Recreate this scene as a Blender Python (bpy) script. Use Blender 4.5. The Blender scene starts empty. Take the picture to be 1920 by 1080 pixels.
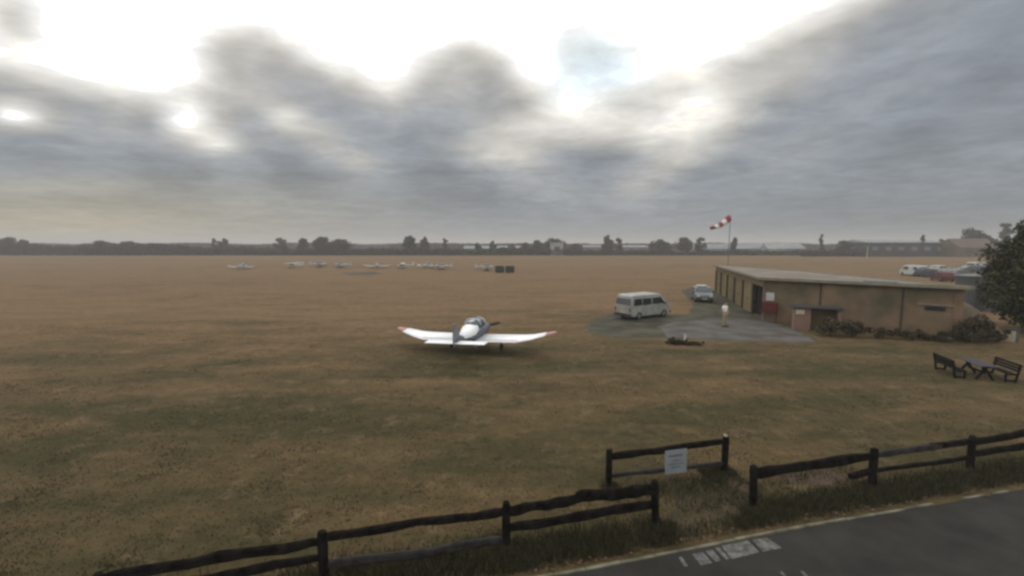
import bpy, bmesh, math, random
import numpy as np
from mathutils import Vector, Matrix, noise as mnoise

random.seed(7)
R = math.radians
# ------------------------------------------------------------------ camera
H, F, PITCH = 6.0, 850.0, math.atan(83/850.0)
CP, SP = math.cos(PITCH), math.sin(PITCH)
scene = bpy.context.scene
col = scene.collection
cam_d = bpy.data.cameras.new('camera')
cam_d.sensor_fit = 'HORIZONTAL'
cam_d.sensor_width = 36.0
cam_d.lens = 36.0*F/1920
cam_d.clip_start = 0.05
cam_d.clip_end = 9000
cam = bpy.data.objects.new('camera', cam_d)
col.objects.link(cam)
cam.location = (0, 0, H)
cam.rotation_euler = (math.pi/2-PITCH, 0, 0)
scene.camera = cam
scene.render.engine = 'CYCLES'
scene.view_settings.view_transform = 'Standard'
scene.view_settings.look = 'None'
scene.view_settings.exposure = 0.0
scene.view_settings.gamma = 1.0
try:
    scene.cycles.filter_width = 2.8
    scene.cycles.max_bounces = 5
    scene.cycles.volume_bounces = 0
    scene.cycles.transparent_max_bounces = 6
    scene.cycles.use_denoising = True
except Exception:
    pass


def G(px, py, z=0.0):
    """point of the picture -> point on the level plane z (metres)"""
    u, v = (px-960)/F, (py-540)/F
    dx, dy, dz = u, CP-v*SP, -(SP+v*CP)
    t = (z-H)/dz
    return Vector((dx*t, dy*t, z))


def X(px, d, z=0.0):
    return (px-960)/F*(d*CP+(H-z)*SP)


def Z(py, d):
    v = (py-540)/F
    return H-d*(SP+v*CP)/(CP-v*SP)


# ------------------------------------------------------------------ world
def lin(v):
    return tuple(c/12.92 if c <= .04045 else ((c+.055)/1.055)**2.4 for c in v)


SUN_EL, SUN_AZ = R(48), R(-14)      # azimuth from +Y towards +X
world = bpy.data.worlds.new('World')
scene.world = world
world.use_nodes = True
nt = world.node_tree
nt.nodes.clear()
N, L = nt.nodes.new, nt.links.new


def wmath(op, a, b=None, c=None, clamp=False):
    n = N('ShaderNodeMath'); n.operation = op; n.use_clamp = clamp
    for i, q in enumerate((a, b, c)):
        if q is None: continue
        if isinstance(q, (int, float)): n.inputs[i].default_value = q
        else: L(q, n.inputs[i])
    return n.outputs[0]


tc = N('ShaderNodeTexCoord')
sep = N('ShaderNodeSeparateXYZ'); L(tc.outputs['Generated'], sep.inputs[0])
dx, dy, dz = sep.outputs
yy = wmath('MAXIMUM', dy, 0.18)
# cloud layer coordinates: the direction cut with a flat layer overhead
zz = wmath('ADD', wmath('MAXIMUM', dz, 0.0), 0.10)
comb = N('ShaderNodeCombineXYZ')
L(wmath('DIVIDE', dx, zz), comb.inputs[0]); L(wmath('DIVIDE', dy, zz), comb.inputs[1])


def wnoise(scale, detail, rough=.55, dist=0.0):
    n = N('ShaderNodeTexNoise'); n.inputs['Scale'].default_value = scale
    n.inputs['Detail'].default_value = detail; n.inputs['Roughness'].default_value = rough
    n.inputs['Distortion'].default_value = dist
    L(comb.outputs[0], n.inputs['Vector'])
    return n


n1 = wnoise(1.1, 5, .5, .3)
sn = N('ShaderNodeSeparateColor'); L(n1.outputs['Color'], sn.inputs[0])
n2 = wnoise(2.3, 7, .58, .6)
uu = wmath('ADD', wmath('DIVIDE', dx, yy), wmath('MULTIPLY', wmath('SUBTRACT', sn.outputs[0], .5), .06))
vv = wmath('ADD', wmath('DIVIDE', dz, yy), wmath('MULTIPLY', wmath('MULTIPLY', wmath('SUBTRACT', sn.outputs[1], .5), .06),
           wmath('MINIMUM', wmath('MULTIPLY', wmath('MAXIMUM', dz, 0.0), 3.0), 1.0)))
fac = wmath('DIVIDE', wmath('ADD', uu, 1.3), 2.6)
# lower edge of the bright break in the cloud, west to east (picture x, y)
EDGE = [(-60, 118), (0, 124), (100, 150), (200, 176), (300, 184), (345, 176), (368, 110), (400, 66), (450, 50), (500, 58), (550, 82), (600, 110), (650, 138),
        (700, 160), (740, 172), (775, 160), (805, 116), (830, 92), (870, 80), (920, 92), (955, 130), (1000, 176), (1045, 200), (1100, 196),
        (1160, 175), (1230, 150), (1300, 132), (1380, 104), (1450, 74), (1500, 52), (1550, 30), (1600, 6), (1650, -22), (2000, -200)]
# soft masses of the cover: x, y, half width, half height, tilt in degrees, amount
BLOBS = [(15, 32, 55, 42, 25, -.32), (24, 212, 52, 20, 8, .52), (362, 232, 46, 26, 42, .42), (425, 272, 40, 12, 30, .22), (330, 195, 40, 20, 20, .20),
         (420, 170, 46, 70, 10, .14), (545, 222, 62, 20, 36, .22), (480, 270, 50, 18, 20, .06), (682, 302, 52, 22, 8, .14), (925, 292, 60, 24, 12, .24), (965, 235, 44, 20, 0, .17),
         (1010, 260, 60, 40, 0, .08), (1200, 235, 120, 40, 0, .27), (1290, 290, 70, 30, -20, .09), (1460, 200, 120, 12, -32, .05), (1650, 190, 160, 9, -25, .03), (1760, 230, 120, 9, -20, .03), (1620, 320, 140, 9, -12, .03), (1480, 300, 50, 20, -20, .03), (600, 250, 50, 16, 25, .05), (240, 240, 50, 20, 15, .04), (800, 230, 60, 20, 20, -.02), (1310, 185, 75, 40, -25, .32), (1350, 225, 60, 16, -30, .14), (1090, 215, 60, 30, 0, .14), (1205, 345, 50, 34, -30, .10),
         (1090, 105, 42, 60, 0, -.20), (1165, 98, 50, 16, 0, -.16), (1110, 178, 70, 24, 0, -.05), (1370, 130, 60, 10, -30, -.12), (1420, 160, 50, 20, -30, .10),
         (545, 322, 72, 28, 14, -.12), (305, 322, 85, 22, 14, -.11), (60, 285, 90, 28, 8, -.06), (830, 330, 105, 30, 8, -.11), (870, 388, 120, 16, 2, -.10), (730, 250, 80, 50, 30, -.04),
         (1122, 300, 74, 24, 0, -.12), (1320, 322, 62, 18, -18, -.07), (30, 346, 60, 8, 6, .09), (190, 350, 60, 8, 2, .06), (430, 366, 66, 11, 0, .06), (250, 376, 110, 9, 3, -.04),
         (120, 432, 300, 28, 0, .11), (1700, 272, 120, 36, -25, -.06), (1560, 140, 170, 22, -35, -.03), (1880, 120, 70, 90, 0, -.04), (1520, 120, 60, 40, -35, .06), (1560, 250, 120, 16, -20, .025),
         (1730, 365, 80, 10, -5, .04), (1000, 345, 60, 9, 0, .06), (1040, 372, 50, 7, 0, .05), (700, 402, 60, 5, 0, .05), (640, 360, 60, 10, 0, .03), (1500, 400, 300, 30, 0, -.03),
         (870, 150, 60, 60, 0, .05), (480, 100, 80, 30, 30, .02), (600, 150, 80, 26, 35, -.02)]


def sky_value(x, y):
    e = float(np.interp(x, [q[0] for q in EDGE], [q[1] for q in EDGE]))
    wdt = 62 if x < 1000 else 74
    t = min(1, max(0, (e+wdt*.45-y)/wdt)); t = t*t*(3-2*t)
    V = .605-.04*min(1, max(0, (y-300)/120))-.045*min(1, max(0, (x-1300)/400))+.03*min(1, max(0, (260-y)/160))
    V += .13*math.exp(-max(0, y-e)/55.0)*(1 if x > 360 else .5)
    V = V*(1-t)+1.10*t
    for cx, cy, sx, sy, rot, am in BLOBS:
        a = R(rot); ddx, ddy = x-cx, y-cy
        p_, q_ = (ddx*math.cos(a)+ddy*math.sin(a))/sx, (-ddx*math.sin(a)+ddy*math.cos(a))/sy
        r2 = p_*p_+q_*q_
        if r2 < 9: V += am*math.exp(-r2*.8)
    return min(V, 1.16)


ramps = []
for py in (-12, 15, 42, 68, 92, 116, 140, 164, 190, 215, 240, 268, 300, 325, 350, 378, 410, 440, 458):
    v = (py-540)/F
    fw = CP-v*SP
    h = -(SP+v*CP)/fw
    r = N('ShaderNodeValToRGB'); cr = r.color_ramp; cr.interpolation = 'CARDINAL'
    for k in range(32):
        px = -40+k*64.5
        V = sky_value(px, py)
        pos = min(max((((px-960)/F/fw)+1.3)/2.6, 0), 1)
        w = max(0, min(1, (900-px)/700))*max(0, min(1, (py-300)/110))
        cool = min(1, max(0, (.68-V)/.10))*(1-w); cream = min(1, max(0, (V-.64)/.10))*min(1, max(0, (1.06-V)/.1))
        c = [V*(1-.045*cool+.065*w+.012*cream), V*(1-.002*cool+.012*w), V*(1+.045*cool-.11*w-.035*cream)]
        if 1040 < px < 1240 and 60 < py < 215: bl = math.exp(-((px-1110)/75)**2-((py-120)/55)**2); c[0] *= 1-.075*bl; c[1] *= 1-.01*bl; c[2] *= 1+.05*bl
        if k < 2: e = cr.elements[k]; e.position = pos
        else: e = cr.elements.new(pos)
        e.color = (c[0]*.8, c[1]*.8, c[2]*.8, 1)
    L(fac, r.inputs[0])
    ramps.append((h, r.outputs[0]))
ramps.sort(key=lambda q: q[0])
top = N('ShaderNodeRGB'); top.outputs[0].default_value = (.80, .80, .80, 1)
ramps.append((1.1, top.outputs[0]))
cur = ramps[0][1]
for (h0, _), (h1, c1) in zip(ramps[:-1], ramps[1:]):
    mr = N('ShaderNodeMapRange'); mr.interpolation_type = 'LINEAR'
    L(vv, mr.inputs[0]); mr.inputs[1].default_value = h0; mr.inputs[2].default_value = h1
    mx = N('ShaderNodeMix'); mx.data_type = 'RGBA'
    L(mr.outputs[0], mx.inputs[0]); L(cur, mx.inputs[6]); L(c1, mx.inputs[7])
    cur = mx.outputs[2]
n3 = wnoise(6.5, 8, .62, .4)
amp = wmath('ADD', wmath('ADD', wmath('MULTIPLY', wmath('SUBTRACT', n2.outputs['Fac'], .5), .36), wmath('MULTIPLY', wmath('SUBTRACT', n3.outputs['Fac'], .5), .22)), 1.015)
vm = N('ShaderNodeVectorMath'); vm.operation = 'SCALE'; L(cur, vm.inputs[0]); L(wmath('MULTIPLY', amp, 1.25), vm.inputs['Scale'])
sc3 = N('ShaderNodeSeparateXYZ'); L(vm.outputs[0], sc3.inputs[0])
outs = []
for ch in sc3.outputs:
    p = wmath('POWER', ch, 2.25)
    outs.append(wmath('ADD', p, wmath('MULTIPLY', wmath('MAXIMUM', wmath('SUBTRACT', ch, 1.0), 0.0), 5.0)))
cc = N('ShaderNodeCombineColor')
for i, o in enumerate(outs): L(o, cc.inputs[i])
bg_c = N('ShaderNodeBackground'); L(cc.outputs[0], bg_c.inputs[0]); bg_c.inputs[1].default_value = 1.0
sky = N('ShaderNodeTexSky'); sky.sky_type = 'NISHITA'; sky.sun_disc = False
sky.sun_elevation = SUN_EL; sky.sun_rotation = SUN_AZ
sky.air_density = 1.0; sky.dust_density = 2.0
bg_s = N('ShaderNodeBackground'); L(sky.outputs[0], bg_s.inputs[0]); bg_s.inputs[1].default_value = 0.08
mixs = N('ShaderNodeMixShader'); mixs.inputs[0].default_value = .95
L(bg_s.outputs[0], mixs.inputs[1]); L(bg_c.outputs[0], mixs.inputs[2])
wo = N('ShaderNodeOutputWorld'); L(mixs.outputs[0], wo.inputs[0])

sun_d = bpy.data.lights.new('sun', 'SUN')
sun_d.energy = 0.5
sun_d.angle = R(24)
sun_d.color = (1, .95, .87)
sun = bpy.data.objects.new('sun', sun_d)
col.objects.link(sun)
sv = Vector((math.sin(SUN_AZ)*math.cos(SUN_EL), math.cos(SUN_AZ)*math.cos(SUN_EL), math.sin(SUN_EL)))
sun.rotation_euler = sv.to_track_quat('Z', 'Y').to_euler()
sun.location = (0, 0, 40)


# ------------------------------------------------------------------ helpers
def tag(o, label=None, cat=None, group=None, kind=None):
    if label: o['label'] = label
    if cat: o['category'] = cat
    if group: o['group'] = group
    if kind: o['kind'] = kind
    return o


def empty(name, loc=(0, 0, 0), rz=0.0, label=None, cat=None, group=None):
    o = bpy.data.objects.new(name, None)
    o.empty_display_size = .3
    o.location = loc; o.rotation_euler = (0, 0, rz)
    col.objects.link(o)
    return tag(o, label, cat, group)


def copy_tree(o, parent=None):
    c = o.copy(); col.objects.link(c)
    if parent: c.parent = parent
    for ch in list(o.children): copy_tree(ch, c)
    return c


class MB:
    def __init__(s): s.v, s.f = [], []

    def add(s, vs, fs):
        b = len(s.v); s.v += [tuple(q) for q in vs]; s.f += [tuple(b+i for i in f) for f in fs]

    def box(s, c, size, rot=None, taper=1.0):
        hx, hy, hz = size[0]/2, size[1]/2, size[2]/2
        vs = [Vector((x*hx*(taper if z > 0 else 1), y*hy*(taper if z > 0 else 1), z*hz)) for x in (-1, 1) for y in (-1, 1) for z in (-1, 1)]
        if rot is not None: vs = [rot @ q for q in vs]
        c = Vector(c)
        s.add([q+c for q in vs], [(0, 1, 3, 2), (4, 6, 7, 5), (0, 4, 5, 1), (2, 3, 7, 6), (0, 2, 6, 4), (1, 5, 7, 3)])
        return s

    def bar(s, a, b, w, h, up=(0, 0, 1)):
        a, b = Vector(a), Vector(b); t = (b-a).normalized(); up = Vector(up)
        sd = t.cross(up)
        if sd.length < 1e-4: sd = Vector((1, 0, 0))
        sd.normalize(); u2 = sd.cross(t)
        vs = [p+sd*w/2*i+u2*h/2*j for p in (a, b) for i, j in ((-1, -1), (1, -1), (1, 1), (-1, 1))]
        s.add(vs, [(3, 2, 1, 0), (4, 5, 6, 7), (0, 1, 5, 4), (1, 2, 6, 5), (2, 3, 7, 6), (3, 0, 4, 7)])
        return s

    def rings(s, rings, cap=True):
        n = len(rings[0]); b = len(s.v)
        for r in rings: s.v += [tuple(q) for q in r]
        for k in range(len(rings)-1):
            for i in range(n):
                j = (i+1) % n
                s.f.append((b+k*n+i, b+k*n+j, b+(k+1)*n+j, b+(k+1)*n+i))
        if cap:
            s.f.append(tuple(b+i for i in reversed(range(n))))
            s.f.append(tuple(b+(len(rings)-1)*n+i for i in range(n)))
        return s

    def tube(s, pts, rad, n=8):
        pts = [Vector(p) for p in pts]
        if not isinstance(rad, (list, tuple)): rad = [rad]*len(pts)
        rs = []
        for k, p in enumerate(pts):
            t = (pts[min(k+1, len(pts)-1)]-pts[max(k-1, 0)]).normalized()
            a = Vector((0, 0, 1)) if abs(t.z) < .9 else Vector((1, 0, 0))
            s1 = t.cross(a).normalized(); s2 = t.cross(s1)
            rs.append([p+(s1*math.cos(2*math.pi*i/n)+s2*math.sin(2*math.pi*i/n))*rad[k] for i in range(n)])
        return s.rings(rs)

    def prism(s, poly, z0, z1):
        n = len(poly); b = len(s.v)
        s.v += [(p[0], p[1], z0) for p in poly]+[(p[0], p[1], z1) for p in poly]
        s.f += [tuple(b+i for i in reversed(range(n))), tuple(b+n+i for i in range(n))]
        for i in range(n):
            j = (i+1) % n; s.f.append((b+i, b+j, b+n+j, b+n+i))
        return s

    def build(s, name, m, parent=None, smooth=False, bevel=0, loc=None, subsurf=0, recalc=True):
        me = bpy.data.meshes.new(name)
        me.from_pydata(s.v, [], s.f); me.update()
        if recalc:
            bm = bmesh.new(); bm.from_mesh(me)
            bmesh.ops.recalc_face_normals(bm, faces=bm.faces); bm.to_mesh(me); bm.free()
        if smooth: me.polygons.foreach_set('use_smooth', [True]*len(me.polygons))
        me.materials.append(m)
        o = bpy.data.objects.new(name, me); col.objects.link(o)
        if parent: o.parent = parent
        if loc is not None: o.location = loc
        if bevel:
            md = o.modifiers.new('bevel', 'BEVEL'); md.width = bevel; md.segments = 2; md.limit_method = 'ANGLE'
        if subsurf:
            md = o.modifiers.new('sub', 'SUBSURF'); md.levels = subsurf; md.render_levels = subsurf
        return o


def material(name, c1, c2=None, scale=4.0, rough=.8, bump=0.0, metal=0.0, detail=6, lo=.35, hi=.65, bscale=None, spec=.2, stretch=None, gen=False):
    m = bpy.data.materials.new(name); m.use_nodes = True
    t = m.node_tree; b = t.nodes['Principled BSDF']
    b.inputs['Roughness'].default_value = rough
    b.inputs['Metallic'].default_value = metal
    b.inputs['Specular IOR Level'].default_value = spec
    b.inputs['Base Color'].default_value = (*c1, 1)
    tcn = t.nodes.new('ShaderNodeTexCoord'); src = tcn.outputs['Object']
    if stretch:
        mp = t.nodes.new('ShaderNodeMapping'); mp.inputs['Scale'].default_value = stretch
        t.links.new(src, mp.inputs[0]); src = mp.outputs[0]
    n = t.nodes.new('ShaderNodeTexNoise'); n.inputs['Scale'].default_value = scale; n.inputs['Detail'].default_value = detail
    t.links.new(src, n.inputs['Vector'])
    if c2 is not None:
        r = t.nodes.new('ShaderNodeValToRGB')
        r.color_ramp.elements[0].position = lo; r.color_ramp.elements[0].color = (*c1, 1)
        r.color_ramp.elements[1].position = hi; r.color_ramp.elements[1].color = (*c2, 1)
        t.links.new(n.outputs['Fac'], r.inputs[0]); t.links.new(r.outputs[0], b.inputs['Base Color'])
    if bump:
        n2_ = t.nodes.new('ShaderNodeTexNoise'); n2_.inputs['Scale'].default_value = bscale or scale*4; n2_.inputs['Detail'].default_value = 5
        t.links.new(src, n2_.inputs['Vector'])
        bp = t.nodes.new('ShaderNodeBump'); bp.inputs['Strength'].default_value = bump; bp.inputs['Distance'].default_value = .03
        t.links.new(n2_.outputs['Fac'], bp.inputs['Height']); t.links.new(bp.outputs[0], b.inputs['Normal'])
    return m


def leafmat(name, cols, rough=.75):
    m = bpy.data.materials.new(name); m.use_nodes = True
    t = m.node_tree; b = t.nodes['Principled BSDF']
    b.inputs['Roughness'].default_value = rough; b.inputs['Specular IOR Level'].default_value = .25
    g = t.nodes.new('ShaderNodeNewGeometry'); r = t.nodes.new('ShaderNodeValToRGB')
    cr = r.color_ramp
    for i, c in enumerate(cols):
        p = i/(len(cols)-1)
        if i < 2: e = cr.elements[i]; e.position = p if i == 0 else p
        else: e = cr.elements.new(p)
        e.color = (*c, 1)
    t.links.new(g.outputs['Random Per Island'], r.inputs[0]); t.links.new(r.outputs[0], b.inputs['Base Color'])
    return m


def np_mesh(name, verts, nper, m, parent=None):
    """many separate little faces of nper corners, from an (n*nper,3) array"""
    nv = len(verts); nf = nv//nper
    me = bpy.data.meshes.new(name)
    me.vertices.add(nv); me.vertices.foreach_set('co', np.asarray(verts, np.float32).ravel())
    me.loops.add(nv); me.loops.foreach_set('vertex_index', np.arange(nv, dtype=np.int32))
    me.polygons.add(nf); me.polygons.foreach_set('loop_start', np.arange(0, nv, nper, dtype=np.int32))
    me.update(calc_edges=True); me.validate()
    me.materials.append(m)
    o = bpy.data.objects.new(name, me); col.objects.link(o)
    if parent: o.parent = parent
    return o


# materials
M = {}
M['wood'] = material('weathered_wood', (.006, .0055, .005), (.020, .018, .015), 6, 1.0, .9, spec=.02)
M['wood_pale'] = material('grey_weathered_wood', (.018, .017, .016), (.038, .036, .033), 6, .85, .6)
M['wood_chip'] = material('split_wood', (.5, .42, .28), (.35, .28, .18), 12, .8)
M['white'] = material('white_paint', (.93, .93, .93), (.86, .87, .88), 2, .35, spec=.5)
M['offwhite'] = material('dirty_white_paint', (.50, .50, .48), (.38, .39, .37), 3, .45)
M['vanpaint'] = material('van_paint', (.30, .305, .27), (.21, .215, .19), 2, .4, spec=.5)
M['red'] = material('red_paint', (.11, .022, .019), (.085, .018, .016), 5, .5)
M['redplane'] = material('red_wingtip_paint', (.50, .26, .23), (.42, .2, .18), 5, .4)
M['glass'] = material('dark_glass', (.012, .015, .018), (.02, .024, .028), 2, .12, spec=.8)
M['canopy'] = material('canopy_glass', (.035, .05, .065), (.05, .07, .085), 2, .15, spec=.7)
M['rubber'] = material('black_rubber', (.012, .012, .012), (.02, .02, .02), 8, .9)
M['metal'] = material('grey_metal', (.22, .23, .24), (.15, .16, .17), 5, .5, metal=.6)
M['steel_dark'] = material('dark_metal', (.03, .03, .032), (.05, .05, .05), 5, .5)
M['silver'] = material('silver_car_paint', (.15, .17, .16), (.12, .14, .13), 2, .35, metal=.2)
M['darkblue'] = material('dark_blue_car_paint', (.06, .07, .10), (.05, .06, .08), 2, .35)
M['shaded_fuselage'] = material('shaded_fuselage_paint', (.10, .115, .135), (.08, .092, .11), 2, .35, spec=.4)  # shade on the lone aeroplane's fuselage side, put into its base colour
M['farplane'] = material('far_plane_paint', (.40, .40, .39), (.30, .30, .30), 2, .5)
M['greycar'] = material('grey_car_paint', (.17, .18, .19), (.14, .15, .16), 2, .35)
M['bluecar'] = material('blue_car_paint', (.03, .12, .20), (.03, .10, .17), 2, .35)
M['lamp_red'] = material('red_lamp_glass', (.12, .02, .02), None, 2, .3)
M['lamp_clear'] = material('clear_lamp_glass', (.6, .6, .58), None, 2, .2)
M['render'] = material('brown_wall', (.09, .078, .048), (.21, .145, .09), .55, .9, .5, bscale=8, detail=9)
M['fascia'] = material('tan_fascia', (.20, .15, .095), (.16, .12, .075), 1.2, .85, .2)
M['door'] = material('tan_hangar_door', (.27, .205, .105), (.20, .15, .075), 1.5, .7, .3, stretch=(1, 1, .25))
M['pier'] = material('dark_pier', (.035, .03, .024), (.06, .05, .04), 3, .85)
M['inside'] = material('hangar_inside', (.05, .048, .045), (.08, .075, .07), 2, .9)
M['roof'] = material('roof_felt', (.15, .13, .10), (.22, .20, .165), .5, .85, .3, detail=8, bscale=6)
M['coping'] = material('pale_coping', (.26, .23, .165), (.20, .175, .125), 2, .7)
M['concrete'] = material('old_concrete', (.062, .056, .048), (.115, .103, .09), .8, .92, .4, detail=9, bscale=14)
M['asphalt'] = material('road_asphalt', (.020, .019, .016), (.036, .034, .029), 1.1, .85, .6, detail=10, bscale=60)
M['oldasphalt'] = material('worn_asphalt', (.030, .032, .02), (.085, .074, .048), .6, .92, .6, detail=10, bscale=20)
M['kerb'] = material('kerb_stone', (.07, .066, .048), (.20, .19, .135), 2.2, .85, .5)
M['paint'] = None
M['brick'] = None
M['soil'] = material('bare_soil', (.095, .064, .044), (.066, .048, .032), 1.6, .95, .6, detail=9, bscale=20)
M['path'] = material('trodden_grass', (.042, .036, .019), (.088, .064, .036), 1.8, .95, .6, detail=9, bscale=20)
M['bark'] = material('bark', (.05, .038, .026), (.09, .07, .05), 8, .95, .6)
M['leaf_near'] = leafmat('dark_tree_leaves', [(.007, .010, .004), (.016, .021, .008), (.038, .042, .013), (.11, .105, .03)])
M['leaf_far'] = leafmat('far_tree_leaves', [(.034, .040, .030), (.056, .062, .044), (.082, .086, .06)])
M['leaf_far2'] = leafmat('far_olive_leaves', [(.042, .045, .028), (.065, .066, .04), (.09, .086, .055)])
M['leaf_shrub'] = leafmat('shrub_leaves', [(.034, .029, .015), (.062, .052, .027), (.105, .083, .047)])
M['grass_dry'] = leafmat('dry_grass_blades', [(.048, .038, .02), (.062, .048, .025), (.084, .061, .033), (.053, .043, .021), (.11, .078, .044)])
M['grass_green'] = leafmat('green_grass_blades', [(.020, .022, .009), (.036, .037, .016), (.058, .054, .025), (.095, .075, .038)])
M['skin'] = material('skin', (.45, .27, .19), (.40, .24, .17), 20, .6)
M['hair'] = material('hair', (.10, .07, .045), (.06, .04, .03), 40, .8)
M['shirt'] = material('white_shirt_cloth', (.88, .87, .82), (.76, .78, .82), 8, .9, .3)
M['trousers'] = material('beige_trousers_cloth', (.33, .28, .19), (.26, .22, .15), 10, .9, .3)
M['shoe'] = material('dark_shoe', (.03, .025, .02), None, 10, .7)
M['bale'] = material('dark_wrap', (.022, .026, .02), (.04, .045, .034), 4, .6, .5)
M['greyshed'] = material('grey_cladding', (.075, .082, .085), (.10, .105, .11), 2, .7, .3, stretch=(8, 8, .3))
M['farwhite'] = material('pale_far_wall', (.34, .35, .34), (.26, .27, .26), .3, .9)
M['fargrey'] = material('grey_far_wall', (.15, .155, .155), (.20, .20, .20), .2, .9)
M['fardark'] = material('dark_far_wall', (.048, .055, .055), (.065, .07, .07), .2, .9)
M['farroof'] = material('pale_far_roof', (.27, .285, .29), (.2, .21, .215), .2, .8)
M['farbrown'] = material('brown_far_roof', (.14, .10, .08), (.10, .08, .065), .3, .9)
M['signboard'] = material('pale_signboard', (.24, .26, .27), (.20, .22, .23), 3, .6)
M['ink'] = material('sign_ink', (.03, .036, .05), None, 4, .7)
M['cream'] = material('cream_paint', (.52, .47, .33), (.42, .38, .27), 8, .6)
M['sockred'] = material('red_sock_cloth', (.30, .06, .07), (.25, .05, .06), 4, .9)
M['sockwhite'] = material('white_sock_cloth', (.72, .70, .66), (.6, .6, .58), 4, .9)


def mk_brick():
    m = bpy.data.materials.new('pink_brick'); m.use_nodes = True
    t = m.node_tree; b = t.nodes['Principled BSDF']; b.inputs['Roughness'].default_value = .9
    tcn = t.nodes.new('ShaderNodeTexCoord'); mp = t.nodes.new('ShaderNodeMapping')
    mp.inputs['Rotation'].default_value = (R(90), 0, 0)
    br = t.nodes.new('ShaderNodeTexBrick'); br.inputs['Scale'].default_value = 4
    br.inputs['Color1'].default_value = (.24, .13, .09, 1); br.inputs['Color2'].default_value = (.17, .095, .075, 1)
    br.inputs['Mortar'].default_value = (.2, .17, .14, 1)
    t.links.new(tcn.outputs['Object'], mp.inputs[0]); t.links.new(mp.outputs[0], br.inputs['Vector'])
    t.links.new(br.outputs['Color'], b.inputs['Base Color'])
    return m


def mk_paint():
    """worn white road paint, patchy down to the asphalt"""
    m = bpy.data.materials.new('worn_road_paint'); m.use_nodes = True
    t = m.node_tree; b = t.nodes['Principled BSDF']; b.inputs['Roughness'].default_value = .8
    tcn = t.nodes.new('ShaderNodeTexCoord')
    n = t.nodes.new('ShaderNodeTexNoise'); n.inputs['Scale'].default_value = 7; n.inputs['Detail'].default_value = 8
    n.inputs['Roughness'].default_value = .7
    t.links.new(tcn.outputs['Object'], n.inputs['Vector'])
    r = t.nodes.new('ShaderNodeValToRGB')
    r.color_ramp.elements[0].position = .40; r.color_ramp.elements[0].color = (.035, .034, .031, 1)
    r.color_ramp.elements[1].position = .68; r.color_ramp.elements[1].color = (.19, .18, .16, 1)
    t.links.new(n.outputs['Fac'], r.inputs[0]); t.links.new(r.outputs[0], b.inputs['Base Color'])
    return m


M['brick'] = mk_brick(); M['paint'] = mk_paint()


# ------------------------------------------------------------------ ground
PATCH = [  # greener hollows of the field: picture position of the centre, half size in metres across and along, amount
    (420, 770, 3.4, 1.2, .9), (300, 800, 2.5, .8, .7), (110, 832, 2.2, .8, 1.0), (60, 850, 2.0, .8, .7), (445, 680, 1.8, .8, .8), (520, 678, 1.3, .5, .5),
    (470, 605, 3.0, 1.6, .45), (880, 690, 7, 1.6, .55), (950, 762, 1.4, .4, .7), (900, 660, 4.6, 1.5, .75),
    (600, 800, 3, 1.3, .45), (1300, 660, 5.0, 1.0, .7), (1560, 690, 3.6, 1.3, .6), (1650, 650, 6, 1.2, .7), (1350, 760, 3.0, 1.0, .3),
    (1120, 590, 3.6, 5.0, .35), (1180, 615, 4.5, 3.5, .35), (200, 760, 2, .6, .45), (640, 920, 2.4, .5, .3), (860, 870, 2.2, .7, .35),
    (1030, 580, 6, 4, .35), (1120, 545, 9, 3.0, .35), (1700, 700, 4, 1.0, .5), (1250, 560, 4, 5, .3), (620, 690, 3, .5, .3), (160, 940, 2.6, .5, .3)]


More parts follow.
